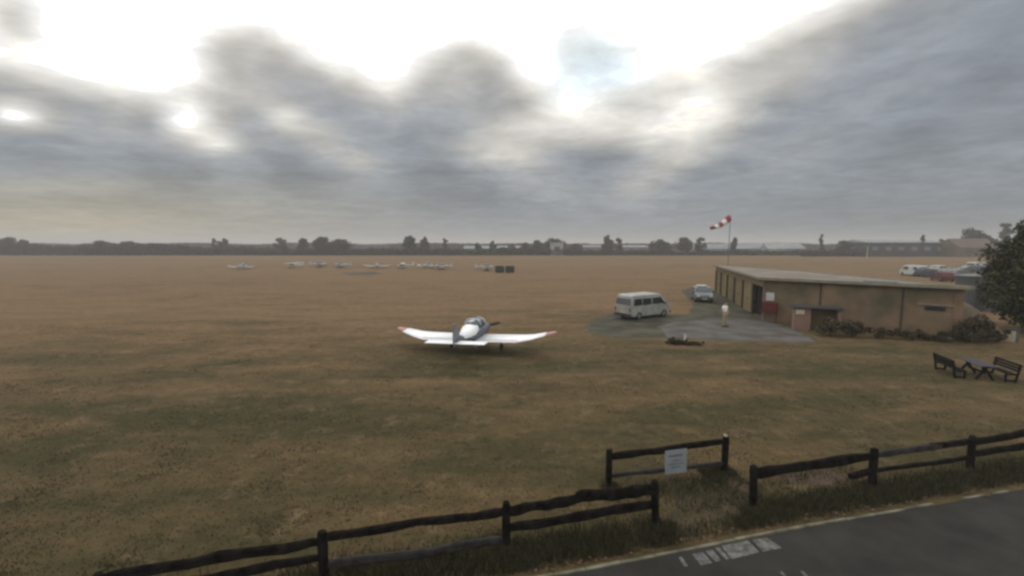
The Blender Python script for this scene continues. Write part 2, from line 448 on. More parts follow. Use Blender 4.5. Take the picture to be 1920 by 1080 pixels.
def ground_material():
    m = bpy.data.materials.new('dry_field_grass'); m.use_nodes = True
    t = m.node_tree; b = t.nodes['Principled BSDF']; b.inputs['Roughness'].default_value = .95
    b.inputs['Specular IOR Level'].default_value = .1
    nn, ll = t.nodes.new, t.links.new
    tcn = nn('ShaderNodeTexCoord'); P = tcn.outputs['Object']

    def noise(sc, det, ro=.6, vec=P, dist=0):
        n = nn('ShaderNodeTexNoise'); n.inputs['Scale'].default_value = sc; n.inputs['Detail'].default_value = det
        n.inputs['Roughness'].default_value = ro; n.inputs['Distortion'].default_value = dist; ll(vec, n.inputs['Vector']); return n.outputs['Fac']

    def mt(op, a, b_=None, cl=False):
        n = nn('ShaderNodeMath'); n.operation = op; n.use_clamp = cl
        for i, q in enumerate((a, b_)):
            if q is None: continue
            if isinstance(q, (int, float)): n.inputs[i].default_value = q
            else: ll(q, n.inputs[i])
        return n.outputs[0]

    def ramp(f, p0, c0, p1, c1):
        r = nn('ShaderNodeValToRGB'); e = r.color_ramp.elements
        e[0].position = p0; e[0].color = (*c0, 1); e[1].position = p1; e[1].color = (*c1, 1); ll(f, r.inputs[0]); return r.outputs[0]

    def mix(f, a, b_):
        n = nn('ShaderNodeMix'); n.data_type = 'RGBA'; ll(f, n.inputs[0]) if not isinstance(f, float) else None
        if isinstance(f, float): n.inputs[0].default_value = f
        ll(a, n.inputs[6]); ll(b_, n.inputs[7]); return n.outputs[2]
    mp = nn('ShaderNodeMapping'); mp.inputs['Scale'].default_value = (.35, 1, 1); mp.inputs['Rotation'].default_value = (0, 0, R(12)); ll(P, mp.inputs[0])
    straw = ramp(noise(1.6, 9, .72), .3, (.120, .075, .036), .72, (.212, .135, .070))
    green = ramp(noise(2.2, 8, .7), .3, (.036, .034, .014), .75, (.078, .064, .027))
    big = noise(.055, 4, .5, mp.outputs[0], .4)
    mid = noise(.45, 7, .65, mp.outputs[0], .3)
    fine = noise(2.6, 6, .7)
    # patches
    dn = nn('ShaderNodeTexNoise'); dn.inputs['Scale'].default_value = .5; dn.inputs['Detail'].default_value = 5; ll(P, dn.inputs['Vector'])
    dv = nn('ShaderNodeVectorMath'); dv.operation = 'MULTIPLY_ADD'; ll(dn.outputs['Color'], dv.inputs[0])
    dv.inputs[1].default_value = (2.4, 1.6, 0); ll(P, dv.inputs[2])
    acc = None
    for (px, py, sx, sy, am) in PATCH:
        c = G(px, py)
        v1 = nn('ShaderNodeMapping'); v1.vector_type = 'TEXTURE'
        v1.inputs['Location'].default_value = (c.x+1.2, c.y+.8, 0); v1.inputs['Scale'].default_value = (sx, sy, 1)
        v1.inputs['Rotation'].default_value = (0, 0, R(8)); ll(dv.outputs[0], v1.inputs[0])
        ln = nn('ShaderNodeVectorMath'); ln.operation = 'LENGTH'; ll(v1.outputs[0], ln.inputs[0])
        g = mt('MULTIPLY', mt('EXPONENT', mt('MULTIPLY', mt('MULTIPLY', ln.outputs['Value'], ln.outputs['Value']), -1.0)), am)
        acc = g if acc is None else mt('MAXIMUM', acc, g)
    # grass greener towards the camera, with lens vignette darkening painted into the mix
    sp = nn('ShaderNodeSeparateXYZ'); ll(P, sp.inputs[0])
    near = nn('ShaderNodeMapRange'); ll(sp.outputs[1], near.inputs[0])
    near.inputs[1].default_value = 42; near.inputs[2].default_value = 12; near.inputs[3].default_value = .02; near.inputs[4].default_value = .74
    k = mt('ADD', mt('MULTIPLY', mt('SUBTRACT', big, .5), 1.2), mt('MULTIPLY', mt('SUBTRACT', mid, .5), 2.25))
    k = mt('ADD', k, mt('MULTIPLY', mt('SUBTRACT', fine, .5), .7))
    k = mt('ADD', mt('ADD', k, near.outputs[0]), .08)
    k = mt('ADD', k, mt('MULTIPLY', acc, .68), True)
    base = mix(k, straw, green)
    pale = ramp(noise(.9, 7, .75), .54, (0, 0, 0), .78, (.5, .5, .5))
    sx_ = nn('ShaderNodeRGB'); sx_.outputs[0].default_value = (.30, .205, .125, 1)
    base = mix(pale, base, sx_.outputs[0])
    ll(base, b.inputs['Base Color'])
    bp = nn('ShaderNodeBump'); bp.inputs['Strength'].default_value = .8; bp.inputs['Distance'].default_value = .06
    ll(noise(5, 10, .75), bp.inputs['Height']); ll(bp.outputs[0], b.inputs['Normal'])
    return m


def grid_sheet(name, m, x0, x1, y0, y1, nx, ny, z=0.0):
    s = MB()
    for j in range(ny+1):
        for i in range(nx+1):
            s.v.append((x0+(x1-x0)*i/nx, y0+(y1-y0)*j/ny, z))
    for j in range(ny):
        for i in range(nx):
            a = j*(nx+1)+i; s.f.append((a, a+1, a+nx+2, a+nx+1))
    return s.build(name, m, recalc=False)


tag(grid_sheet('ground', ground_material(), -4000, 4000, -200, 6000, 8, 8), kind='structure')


def rough_poly(pts, step=.7, amp=.25, seed=0):
    out = []
    n = len(pts)
    for i in range(n):
        a, b = pts[i], pts[(i+1) % n]
        k = max(1, int((b-a).length/step))
        for j in range(k):
            p = a.lerp(b, j/k)
            q = mnoise.noise_vector(p*.9+Vector((seed, 0, 0)))
            q2 = mnoise.noise_vector(p*2.7+Vector((0, seed, 0)))
            out.append(p+Vector((q.x+q2.x*.4, q.y+q2.y*.4, 0))*amp)
    return out


def sheet(name, px, m, z, amp=.25, seed=0, step=.7):
    pts = rough_poly([G(*p) for p in px], step, amp, seed)
    s = MB(); s.v = [(p.x, p.y, z) for p in pts]; s.f = [tuple(range(len(pts)))]
    o = s.build(name, m, recalc=False)
    if o.data.polygons[0].normal.z < 0: o.data.flip_normals()
    return tag(o, kind='structure')


sheet('asphalt_yard', [(1095, 622), (1112, 598), (1160, 586), (1290, 590), (1300, 570), (1278, 545), (1300, 539), (1344, 545),
                       (1434, 602), (1480, 612), (1540, 640), (1400, 640), (1240, 634), (1160, 633)], M['oldasphalt'], .004, .3, 3, .5)
sheet('concrete_apron', [(1236, 612), (1262, 604), (1330, 598), (1440, 601), (1490, 617), (1534, 644), (1400, 640), (1320, 636), (1250, 633)],
      M['concrete'], .008, .32, 8, .2)
sheet('bare_earth_patch', [(1452, 892), (1510, 880), (1570, 884), (1600, 900), (1560, 908), (1480, 912)], M['soil'], .005, .25, 5, .3)
sheet('worn_path', [(1245, 905), (1330, 895), (1410, 900), (1400, 950), (1380, 985), (1290, 1005), (1250, 985)], M['path'], .004, .3, 9, .3)
sheet('dark_strip', [(640, 512), (700, 510), (722, 513), (690, 516), (655, 516)], M['oldasphalt'], .012, .6, 12, 2)

# road with kerb
kp = [G(x, y) for x, y in ((1040, 1082), (1100, 1071), (1230, 1045), (1380, 1016), (1530, 987), (1700, 957), (1900, 921))]
d0 = (kp[-1]-kp[-2]).normalized(); kp.append(kp[-1]+d0*12)
d1 = (kp[0]-kp[1]).normalized(); kp.insert(0, kp[0]+d1*14)
s = MB()
far = [p+Vector((1.5, -9, 0)) for p in kp]
for i, p in enumerate(kp): s.v += [(p.x, p.y, .004), (far[i].x, far[i].y, .004)]
for i in range(len(kp)-1): s.f.append((2*i, 2*i+1, 2*i+3, 2*i+2))
o = s.build('road', M['asphalt'], recalc=False)
if o.data.polygons[0].normal.z < 0: o.data.flip_normals()
tag(o, kind='structure')
# kerb stones
s = MB(); rk = random.Random(4)
seglen = .95
tot = []
for a, b in zip(kp[:-1], kp[1:]):
    n = max(1, round((b-a).length/seglen))
    for j in range(n): tot.append((a.lerp(b, j/n), a.lerp(b, (j+1)/n)))
kf = G(1712, 955).x
for a, b in tot:
    t = (b-a).normalized(); nrm = Vector((-t.y, t.x, 0))
    if rk.random() < (.05 if a.x < kf else .62): continue
    zt = .028+rk.uniform(-.008, .01); off = nrm*rk.uniform(-.012, .012)
    e0, e1 = (.006, .006) if a.x < kf else (rk.uniform(.05, .3), rk.uniform(.05, .3))
    a2, b2 = a+t*e0+off+nrm*.045, b-t*e1+off+nrm*.045
    s.bar((a2.x, a2.y, zt/2-.02), (b2.x, b2.y, zt/2-.02), .07+rk.uniform(-.012, .008), zt+.04)
tag(s.build('kerb', M['kerb'], bevel=.012), kind='structure')
# dry leaf litter against the kerb
s = MB(); rk = random.Random(14)
vs = []
for a, b in tot:
    t = (b-a).normalized(); nrm = Vector((-t.y, t.x, 0))
    for _ in range(34):
        p = a.lerp(b, rk.random())+nrm*(.16+abs(rk.gauss(0, .13))); r_ = rk.uniform(.015, .04); q = rk.uniform(0, 6.28)
        p.z = rk.uniform(.012, .04)
        for k in range(3): vs.append((p.x+r_*math.cos(q+k*2.1), p.y+r_*math.sin(q+k*2.1), p.z+rk.uniform(-.01, .015)))
M['litter'] = leafmat('dead_leaves', [(.03, .018, .012), (.09, .05, .03), (.16, .1, .06), (.05, .03, .02)])
tag(np_mesh('leaf_litter', vs, 3, M['litter']), 'brown dead leaves lying along the kerb of the road', 'leaf litter', kind='stuff')

# worn painted bay markings by the kerb
def quad_sheet(name, quads, m, z):
    s = MB()
    for q in quads:
        b = len(s.v); s.v += [(G(*p).x, G(*p).y, z) for p in q]; s.f.append(tuple(range(b, b+len(q))))
    o = s.build(name, m, recalc=False)
    for p in o.data.polygons:
        if p.normal.z < 0: p.flip()
    return tag(o, kind='structure')
quad_sheet('road_marking', [
    [(1272, 1046), (1278, 1044), (1290, 1062), (1283, 1063)],
    [(1298, 1040), (1318, 1036), (1336, 1056), (1314, 1061)],
    [(1322, 1034), (1336, 1031), (1352, 1051), (1342, 1054)],
    [(1340, 1028), (1348, 1026), (1368, 1048), (1362, 1050)],
    [(1352, 1024), (1402, 1014), (1424, 1036), (1372, 1049)],
    [(1410, 1012), (1438, 1009), (1466, 1028), (1430, 1035)],
    [(1462, 1073), (1466, 1072), (1476, 1082), (1470, 1083)],
    [(1500, 1071), (1505, 1070), (1516, 1082), (1510, 1083)]], M['paint'], .0075)


# ------------------------------------------------------------------ grass
def blades(name, pts, h0, h1, w, m, label, lean=.5, seed=1):
    rg = np.random.default_rng(seed); n = len(pts)
    a = rg.uniform(0, 2*np.pi, n); hh = rg.uniform(h0, h1, n); ww = w*rg.uniform(.6, 1.4, n)
    ln = rg.uniform(0, lean, n)*hh; b = rg.uniform(0, 2*np.pi, n)
    v = np.zeros((n, 3, 3)); c, s_ = np.cos(a)*ww/2, np.sin(a)*ww/2
    v[:, 0, 0] = pts[:, 0]-c; v[:, 0, 1] = pts[:, 1]-s_; v[:, 1, 0] = pts[:, 0]+c; v[:, 1, 1] = pts[:, 1]+s_
    v[:, 2, 0] = pts[:, 0]+np.cos(b)*ln; v[:, 2, 1] = pts[:, 1]+np.sin(b)*ln; v[:, 2, 2] = hh
    return tag(np_mesh(name, v.reshape(-1, 3), 3, m), label, 'grass', kind='stuff')


def road_side(x, y):
    """>0 on the field side of the kerb"""
    a, b = kp[1], kp[-1]
    ky = np.interp(x, [p.x for p in kp], [p.y for p in kp])
    return y-ky


rg = np.random.default_rng(11)
# open field: tufts thinning out with distance
n = 190000
d = 6.0+28*rg.uniform(0, 1, n)**1.5
px = rg.uniform(-40, 1960, n)
x = (px-960)/F*(d+.6)
P_ = np.stack([x, d], 1)
nz = np.array([mnoise.noise(Vector((q[0]*.9, q[1]*.9, 0)))+.6*mnoise.noise(Vector((q[0]*.25, q[1]*.25, 3))) for q in P_[::1]])
keep = (road_side(x, d) > .3) & (rg.uniform(-.9, .7, n) < nz+.1)
inpoly = np.zeros(n, bool)
c0, c1 = G(1095, 640), G(1540, 560)
keep &= ~((x > 4) & (d > 27) & (x < 30))
P1 = P_[keep]
blades('short_grass', P1, .012, .045, .024, M['grass_dry'], 'short dry straw coloured grass covering the open airfield', .9, 3)
sel = (rg.uniform(0, 1, len(P1)) < .5) & (nz[keep] > .22)
blades('green_undergrowth', P1[sel]+rg.normal(0, .05, (sel.sum(), 2)), .02, .06, .024, M['grass_green'], 'low green grass mixed through the dry straw', .8, 5)

# long grass under the fences
def strip(ax, ay, bx, by, w, n, z=0):
    a, b = G(ax, ay), G(bx, by); t = rg.uniform(0, 1, n)
    dirv = (b-a).normalized(); nv = np.array([-dirv.y, dirv.x])
    o_ = rg.normal(0, w, n)
    return np.stack([a.x+(b.x-a.x)*t+nv[0]*o_, a.y+(b.y-a.y)*t+nv[1]*o_], 1)


LG = np.concatenate([strip(560, 1110, 960, 1045, .30, 12000), strip(940, 1046, 1250, 1000, .24, 14000), strip(700, 1085, 1180, 1020, .20, 9000),
                     strip(1400, 968, 1660, 922, .22, 12000), strip(1600, 932, 1960, 872, .26, 13000), strip(1660, 935, 1960, 890, .2, 6000),
                     strip(1320, 892, 1372, 884, .16, 2200), strip(1130, 918, 1160, 912, .12, 500), strip(1225, 995, 1268, 1002, .16, 2500),
                     strip(1180, 925, 1360, 902, .22, 1600), strip(200, 1175, 560, 1110, .3, 5000), strip(1385, 985, 1470, 962, .12, 3500)])
LG = np.concatenate([LG, strip(1280, 960, 1400, 900, .5, 1500), strip(1250, 1010, 1390, 985, .18, 900), strip(1420, 900, 1600, 878, .2, 700)])
nzl = np.array([mnoise.noise(Vector((q[0]*2.2, q[1]*2.2, 7))) for q in LG])
LG = LG[(road_side(LG[:, 0], LG[:, 1]) > .22) & (rg.uniform(-.7, .3, len(LG)) < nzl+.15)]
blades('long_grass', LG, .03, .19, .018, M['grass_green'], 'long dark green grass growing under the wooden fences', .75, 6)


# ------------------------------------------------------------------ fences
def rail_mb(a, b, w, h, seed, wav=.03, n=16, sides=8):
    rr = random.Random(seed); a, b = Vector(a), Vector(b); t = (b-a).normalized()
    sd = t.cross(Vector((0, 0, 1))).normalized(); up = sd.cross(t)
    s = MB(); rings = []
    for k in range(n+1):
        q = k/n; c = a.lerp(b, q)
        c = c+up*(mnoise.noise(Vector((q*3.1, seed*1.7, 0)))*wav+mnoise.noise(Vector((q*9, seed*1.7, 2)))*wav*.5)+sd*mnoise.noise(Vector((q*2.5, seed, 5)))*wav*.6
        ww = w*(1+.22*mnoise.noise(Vector((q*4, seed, 9)))); hh = h*(1+.30*mnoise.noise(Vector((q*5, seed*2, 13))))
        if k in (0, n): ww *= .75; hh *= .75
        ring = []
        for i in range(sides):
            ca, sa = math.cos(2*math.pi*(i+.5)/sides), math.sin(2*math.pi*(i+.5)/sides)
            ca, sa = abs(ca)**.55*(1 if ca > 0 else -1), abs(sa)**.55*(1 if sa > 0 else -1)
            ring.append(c+sd*ca*ww/2*(1+.2*mnoise.noise(Vector((i*2.3, q*7, seed))))+up*sa*hh/2*(1+.22*mnoise.noise(Vector((i*3.3, q*7, seed+5)))))
        rings.append(ring)
    return s.rings(rings)


def post_mb(x, y, top, r, seed, lean=(0, 0)):
    s = MB(); rings = []
    for k in range(9):
        q = k/8; z = -.1+(top+.1)*q
        rr_ = r*(1+.12*mnoise.noise(Vector((q*3, seed, 0))))*(1 if k < 8 else .8)
        rings.append([Vector((x+lean[0]*q, y+lean[1]*q, z))+Vector((math.cos(2*math.pi*i/9), math.sin(2*math.pi*i/9), 0))*rr_
                      * (1+.15*mnoise.noise(Vector((i*1.9, q*3, seed)))) + Vector((0, 0, .025*mnoise.noise(Vector((i, seed, 1))) if k == 8 else 0)) for i in range(9)])
    return s.rings(rings)


def fence(name, label, posts, rails, chip=None):
    root = empty(name, (posts[0][0], posts[0][1], 0), 0, label, 'fence')
    inv = Vector((-posts[0][0], -posts[0][1], 0))
    def sh(mb): mb.v = [tuple(Vector(q)+inv) for q in mb.v]; return mb
    for i, (x, y, t, r, lean) in enumerate(posts):
        p = sh(post_mb(x, y, t, r*1.12, i*3.1+x, lean)).build('post', M['wood'], root, smooth=False)
        if chip == i:
            c = MB().box((x+inv.x-.01, y+inv.y, t+.02), (.07, .06, .05), Matrix.Rotation(.4, 3, 'Y'))
            c.build('split_top', M['wood_chip'], p)
    for i, (a, b, w, h, pale, wav) in enumerate(rails):
        sh(rail_mb(a, b, w, h*1.22, i*2.3+a[0], wav*.9)).build('rail', M['wood_pale' if pale else 'wood'], root, smooth=False)
    return root


def T(px, py, z):
    return G(px, py, z)


pa, pb, pc, pd = T(183, 1078, .9), T(604, 998, .92), T(949, 945, .88), T(1229, 903, .98)
pz = pa+(pa-pb)
def P3(p, z): return (p.x, p.y, z)
zt = .82
def railpt(px, py, p):  # height of a picture row at the distance of a post
    return (X(px, p.y, Z(py, p.y)), p.y, Z(py, p.y))
f1 = fence('wooden_fence', 'dark split log fence running from the lower left corner to the gap by the sign',
           [(pz.x, pz.y, .9, .075, (0, 0)), (pa.x, pa.y, .92, .075, (0, 0)), (pb.x, pb.y, .94, .08, (0, 0)), (pc.x, pc.y, .92, .075, (0, 0)), (pd.x+.03, pd.y, 1.0, .075, (-.04, 0))],
           [(P3(pz, .78), P3(pa, .80), .10, .13, 0, .05),
            (railpt(183, 1086, pa), railpt(604, 1014, pb), .10, .14, 0, .05), (railpt(600, 1008, pb), railpt(949, 958, pc), .10, .13, 0, .08),
            (railpt(945, 962, pc), railpt(1100, 932, pc.lerp(pd, .52)), .10, .16, 0, .05), (railpt(1080, 932, pc.lerp(pd, .47)), railpt(1232, 918, pd), .10, .20, 0, .03),
            (railpt(300, 1100, pa.lerp(pb, .3)), railpt(604, 1044, pb), .09, .12, 0, .05), (railpt(612, 1062, pb), railpt(949, 1012, pc), .09, .14, 1, .05),
            (railpt(952, 990, pc), railpt(1232, 944, pd), .10, .15, 0, .05)])
pe, pf = T(1140, 845, .95), T(1358, 819, .97)
dl = 910; gb = G(1142, 912)
pe = Vector((X(1141, gb.y), gb.y, 0)); gb2 = G(1358, 888); pf = Vector((gb2.x, gb2.y, 0))
f2 = fence('fence_panel', 'short two rail fence section carrying the sign, set behind the gap',
           [(pe.x, pe.y, Z(842, pe.y), .07, (0, 0)), (pf.x, pf.y, Z(818, pf.y), .075, (0, 0))],
           [(railpt(1140, 857, pe), railpt(1360, 827, pf), .09, .15, 0, .03), (railpt(1142, 892, pe), railpt(1360, 868, pf), .08, .09, 1, .02)], chip=1)
g1, g2, g3 = G(1412, 950), G(1634, 915), G(1818, 878)
g4 = g3+(g3-g2)
f3 = fence('wooden_fence', 'dark split log fence along the road at right with a broken lower rail',
           [(g1.x, g1.y, Z(873, g1.y), .075, (-.03, 0)), (g2.x, g2.y, Z(841, g2.y), .085, (0, 0)), (g3.x, g3.y, Z(817, g3.y), .08, (0, 0)), (g4.x, g4.y, .95, .08, (0, 0))],
           [(railpt(1410, 888, g1), railpt(1634, 855, g2), .10, .19, 0, .03), (railpt(1636, 854, g2), railpt(1818, 828, g3), .09, .13, 1, .04),
            (railpt(1730, 842, g2.lerp(g3, .5)), railpt(1822, 826, g3), .10, .12, 0, .03),
            (railpt(1818, 830, g3), railpt(2010, 797, g4), .10, .17, 0, .03),
            (railpt(1592, 893, g1.lerp(g2, .83)), railpt(1640, 882, g2), .10, .14, 0, .02), (railpt(1636, 884, g2), railpt(1818, 858, g3), .08, .09, 0, .02),
            (railpt(1818, 852, g3), railpt(2010, 824, g4), .10, .15, 0, .03)])
# sign on the fence panel
u = ((pf-pe)).normalized(); sc_ = pe.lerp(pf, .545)
zc = (Z(840, sc_.y)+Z(884, sc_.y))/2; hgt = Z(840, sc_.y)-Z(884, sc_.y)
ang = math.atan2(u.y, u.x)
sign = empty('notice_sign', (sc_.x+.02, sc_.y-.09, zc), ang, 'pale blue grey notice board with four lines of writing on the fence panel', 'sign')
sign.rotation_euler = (0, R(-1.5), ang)
MB().box((0, 0, 0), (.60, .012, hgt)).build('board', M['signboard'], sign, bevel=.004)
rr = random.Random(3)
for zz_, x0, x1, hh in ((.155, -.20, .20, .055), (.035, -.13, .13, .032), (-.055, -.21, .20, .032), (-.145, -.12, .11, .03)):
    xx = x0; s = MB()
    while xx < x1:      # faded unreadable lettering, stroke by stroke
        wl = rr.uniform(.018, .03)
        kind = rr.randrange(4)
        s.box((xx, -.0085, zz_), (.006, .003, hh))
        if kind in (0, 1): s.box((xx+wl*.5, -.0085, zz_+hh*.42), (wl*.8, .003, .006))
        if kind in (0, 2): s.box((xx+wl*.5, -.0085, zz_-hh*.42), (wl*.8, .003, .006))
        if kind in (1, 3): s.box((xx+wl*.5, -.0085, zz_), (wl*.8, .003, .006))
        if kind == 3: s.box((xx+wl*.85, -.0085, zz_), (.006, .003, hh))
        xx += wl+.011
    s.build('text_line', M['ink'], sign)
for sx in (-.26, .26):
    for sz in (-.19, .19): MB().tube([(sx, -.006, sz), (sx, -.014, sz)], .008, 6).build('screw', M['metal'], sign)


# ------------------------------------------------------------------ hangar
A, B, C = G(1430, 601), G(1340, 546), G(1800, 637)
Dp = (B+C)/2+Vector((.9, .35, 0))
hz = Z(520, A.y)
fd = (B-A).normalized(); fl = (B-A).length; wd = (C-A).normalized(); wl = (C-A).length
hangar = empty('hangar', (A.x, A.y, 0), 0, 'long low brown hangar with tan doors, one bay open and dark', 'hangar')
hangar.rotation_euler = (0, 0, 0)
def loc(p, z=0): return Vector((p.x-A.x, p.y-A.y, z))
outn = Vector((fd.y, -fd.x, 0))          # which side faces out of the facade
if outn.dot(wd) > 0: outn = -outn
wn = Vector((wd.y, -wd.x, 0))
if wn.dot(fd) > 0: wn = -wn
# side wall, far walls
th = .25
s = MB(); s.bar(loc(A, hz/2-.1)-wn*th/2-wd*0.0, loc(C, hz/2-.1)-wn*th/2, th, hz-.2); s.build('side_wall', M['render'], hangar)
s = MB(); s.bar(loc(C, hz/2-.1)+Vector((-.25, .2, 0)), loc(Dp, hz/2-.1), th, hz-.2); s.bar(loc(B, hz/2-.1)+Vector((.1, -.45, 0)), loc(Dp, hz/2-.1), th-.02, hz-.23)
s.build('back_wall', M['render'], hangar)
# facade
dtop = 2.62
nb = 6; bay = fl/nb
s = MB(); a0 = loc(A, (dtop+hz-.2)/2)+fd*th; s.bar(a0-outn*.12, loc(B, (dtop+hz-.2)/2)-outn*.12, .24, hz-.2-dtop)
s.build('fascia', M['fascia'], hangar)
for i in range(nb+1):
    p = A+fd*(bay*i if 0 < i < nb else (.16 if i == 0 else fl-.16))
    s = MB(); s.bar(loc(p, 0)-outn*.14, loc(p, dtop-.002)-outn*.14, .30, .30 if i in (0, nb) else .2, up=fd)
    s.build('pillar', M['pier'] if i else M['fascia'], hangar)
for i in range(1, nb):
    p0 = A+fd*(bay*i+.13); p1 = A+fd*(bay*(i+1)-.13)
    if i == nb-1: p1 = A+fd*(fl-.36)
    dr = MB().bar(loc(p0, dtop/2)-outn*.16, loc(p1, dtop/2)-outn*.16, .06, dtop-.03).build('door', M['door'], hangar)
    s = MB()
    for k in range(1, 4):
        q = p0.lerp(p1, k/4); s.bar(loc(q, .1)-outn*.115, loc(q, dtop-.1)-outn*.115, .03, .03, up=fd)
    s.build('batten', M['pier'], dr)
    hq = p0.lerp(p1, .52)
    MB().box(loc(hq, 1.1)-outn*.09, (.04, .04, .22)).build('handle', M['steel_dark'], dr)
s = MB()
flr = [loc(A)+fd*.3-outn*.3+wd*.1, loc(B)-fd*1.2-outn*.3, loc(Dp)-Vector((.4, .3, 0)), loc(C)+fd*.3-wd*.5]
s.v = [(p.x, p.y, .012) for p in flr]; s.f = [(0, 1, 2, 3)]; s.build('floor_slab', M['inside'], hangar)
# interior partition behind first bay
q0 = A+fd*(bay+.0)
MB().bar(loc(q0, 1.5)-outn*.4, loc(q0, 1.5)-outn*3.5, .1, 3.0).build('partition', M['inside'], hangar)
# roof
ov = .35
def rc(p, a, b, z): return Vector((p.x-A.x, p.y-A.y, z))+fd*a+wd*b
zt0, zt1 = hz-.2, hz-.06
poly = [rc(A, -ov, -ov, 0), rc(C, -ov, ov*.6, 0), rc(Dp, .1, .2, 0), rc(B, ov*.5, -ov, 0)]
s = MB(); s.prism([(p.x, p.y) for p in poly], zt0, zt1); s.build('roof', M['roof'], hangar)
s = MB()
for i in range(4):
    a_, b_ = poly[i], poly[(i+1) % 4]
    t = (b_-a_).normalized()
    s.bar(Vector((a_.x, a_.y, zt1-.03))+t*.0, Vector((b_.x, b_.y, zt1-.03))-t*.12, .12, .2)
s.build('roof_edge', M['coping'], hangar)
q = G(1650, 531, zt1); c = loc(q, zt1+.08)
MB().bar(c-wd*.9, c+wd*.9, .5, .18).build('skylight', M['farroof'], hangar)
# narrow window in side wall
q = A+wd*(wl*.885)
wf = MB().bar(loc(q, 1.86)+wn*.03-wd*.5, loc(q, 1.86)+wn*.03+wd*.5, .08, .26).build('window', M['steel_dark'], hangar)
MB().bar(loc(q, 1.86)+wn*.075-wd*.45, loc(q, 1.86)+wn*.075+wd*.45, .02, .2).build('pane', M['glass'], wf)
MB().bar(loc(q, 2.09)+wn*.06-wd*.85, loc(q, 2.09)+wn*.06+wd*.85, .12, .07).build('lintel', M['coping'], wf)
# gutter and down pipes along the side wall
MB().tube([loc(A, zt0-.02)+wn*.30+wd*.1, loc(C, zt0-.05)+wn*.30-wd*.1], .06, 8).build('gutter', M['steel_dark'], hangar)
for k_ in (.33, .74):
    q = A+wd*(wl*k_)
    MB().tube([loc(q, zt0-.05)+wn*.28, loc(q, zt0-.35)+wn*.06, loc(q, .1)+wn*.06], .045, 8).build('down_pipe', M['pier'], hangar)
# white panel on the wall
q = A+wd*.42
pn = MB().bar(loc(q, 1.92)+wn*.05-wd*.26, loc(q, 1.92)+wn*.05+wd*.30, .05, .62).build('white_wall_panel', M['offwhite'], None, bevel=.01)
pn.location = (A.x, A.y, 0)
tag(pn, 'white panel hung on the hangar wall above the red cabinet', 'sign')
# red cabinet
c = A+wd*.55+wn*.55
cab = empty('red_cabinet', (c.x, c.y, 0), math.atan2(wd.y, wd.x), 'red cabinet on legs at the hangar corner beside the open bay', 'cabinet')
MB().box((0, 0, 1.12), (1.0, .42, .78)).build('body', M['red'], cab, bevel=.02)
MB().box((0, 0, 1.53), (1.06, .48, .04)).build('lid', M['red'], cab, bevel=.01)
for sx in (-.245, .245):
    dd = MB().box((sx, -.222, 1.12), (.46, .02, .68)).build('door', M['red'], cab, bevel=.006)
    MB().box((sx*.2, -.24, 1.12), (.02, .02, .14)).build('handle', M['metal'], dd)
for sx in (-.46, .46):
    for sy in (-.17, .17): MB().tube([(sx, sy, 0), (sx, sy, .74)], .025, 8).build('leg', M['soil'] if sx > 0 else M['metal'], cab)

# brick lean-to
c0 = G(1487, 618); lt = empty('brick_shed', (c0.x, c0.y, 0), math.atan2(wd.y, wd.x)*.6, 'small pinkish brick shed with flat dark roof against the hangar wall', 'shed')
MB().box((.5, .35, .78), (1.0, .7, 1.56)).build('brick_wall', M['brick'], lt, bevel=.01)
MB().box((1.7, 1.1, .78), (2.2, .16, 1.56)).build('back_wall', M['render'], lt)
MB().box((2.68, .55, .78), (.24, .9, 1.56)).build('side_wall', M['brick'], lt)
MB().box((1.32, .5, 1.61), (3.1, 1.5, .10)).build('roof', M['steel_dark'], lt, bevel=.01)
MB().box((.35, -.03, 1.28), (.5, .06, .3)).build('vent_plate', M['cream'], lt)

# grey shed behind the hangar
d = 40
gx0, gx1 = X(1814, d, 1.5), X(1905, d, 1.5)
gs = empty('grey_shed', ((gx0+gx1)/2, d+.6, 0), 0, 'grey clad shed behind the right end of the hangar', 'shed')
gh = Z(519, d); w_ = gx1-gx0
MB().box((0, 0, gh/2), (w_, 1.2, gh)).build('wall', M['greyshed'], gs)
MB().box((0, 0, gh+.06), (w_+.2, 1.4, .12)).build('roof', M['farroof'], gs)
MB().box((-w_/2+1.2, -.62, 1.0), (.95, .05, 2.0)).build('door', M['fardark'], gs)


# ------------------------------------------------------------------ vegetation
def leaf_cloud(rg, centers, radii, per, size, squash=1.0):
    """leaf quads filling a set of ellipsoidal clumps"""
    out = []
    for (c, r) in zip(centers, radii):
        n = per if isinstance(per, int) else int(per*r)
        u_ = rg.normal(0, 1, (n, 3)); u_ /= np.linalg.norm(u_, axis=1)[:, None]
        rad = r*rg.uniform(.35, 1.05, n)**.6
        p = np.asarray(c)+u_*rad[:, None]*np.array([1, 1, squash])
        s1 = rg.normal(0, 1, (n, 3)); s1 /= np.linalg.norm(s1, axis=1)[:, None]
        s2 = np.cross(s1, rg.normal(0, 1, (n, 3))); s2 /= np.linalg.norm(s2, axis=1)[:, None]
        sz = size*rg.uniform(.6, 1.4, n)[:, None]
        s1 = s1*sz; s2 = s2*sz*.6
        q = np.stack([p-s1, p+s2, p+s1, p-s2], 1)
        out.append(q.reshape(-1, 3))
    return np.concatenate(out)


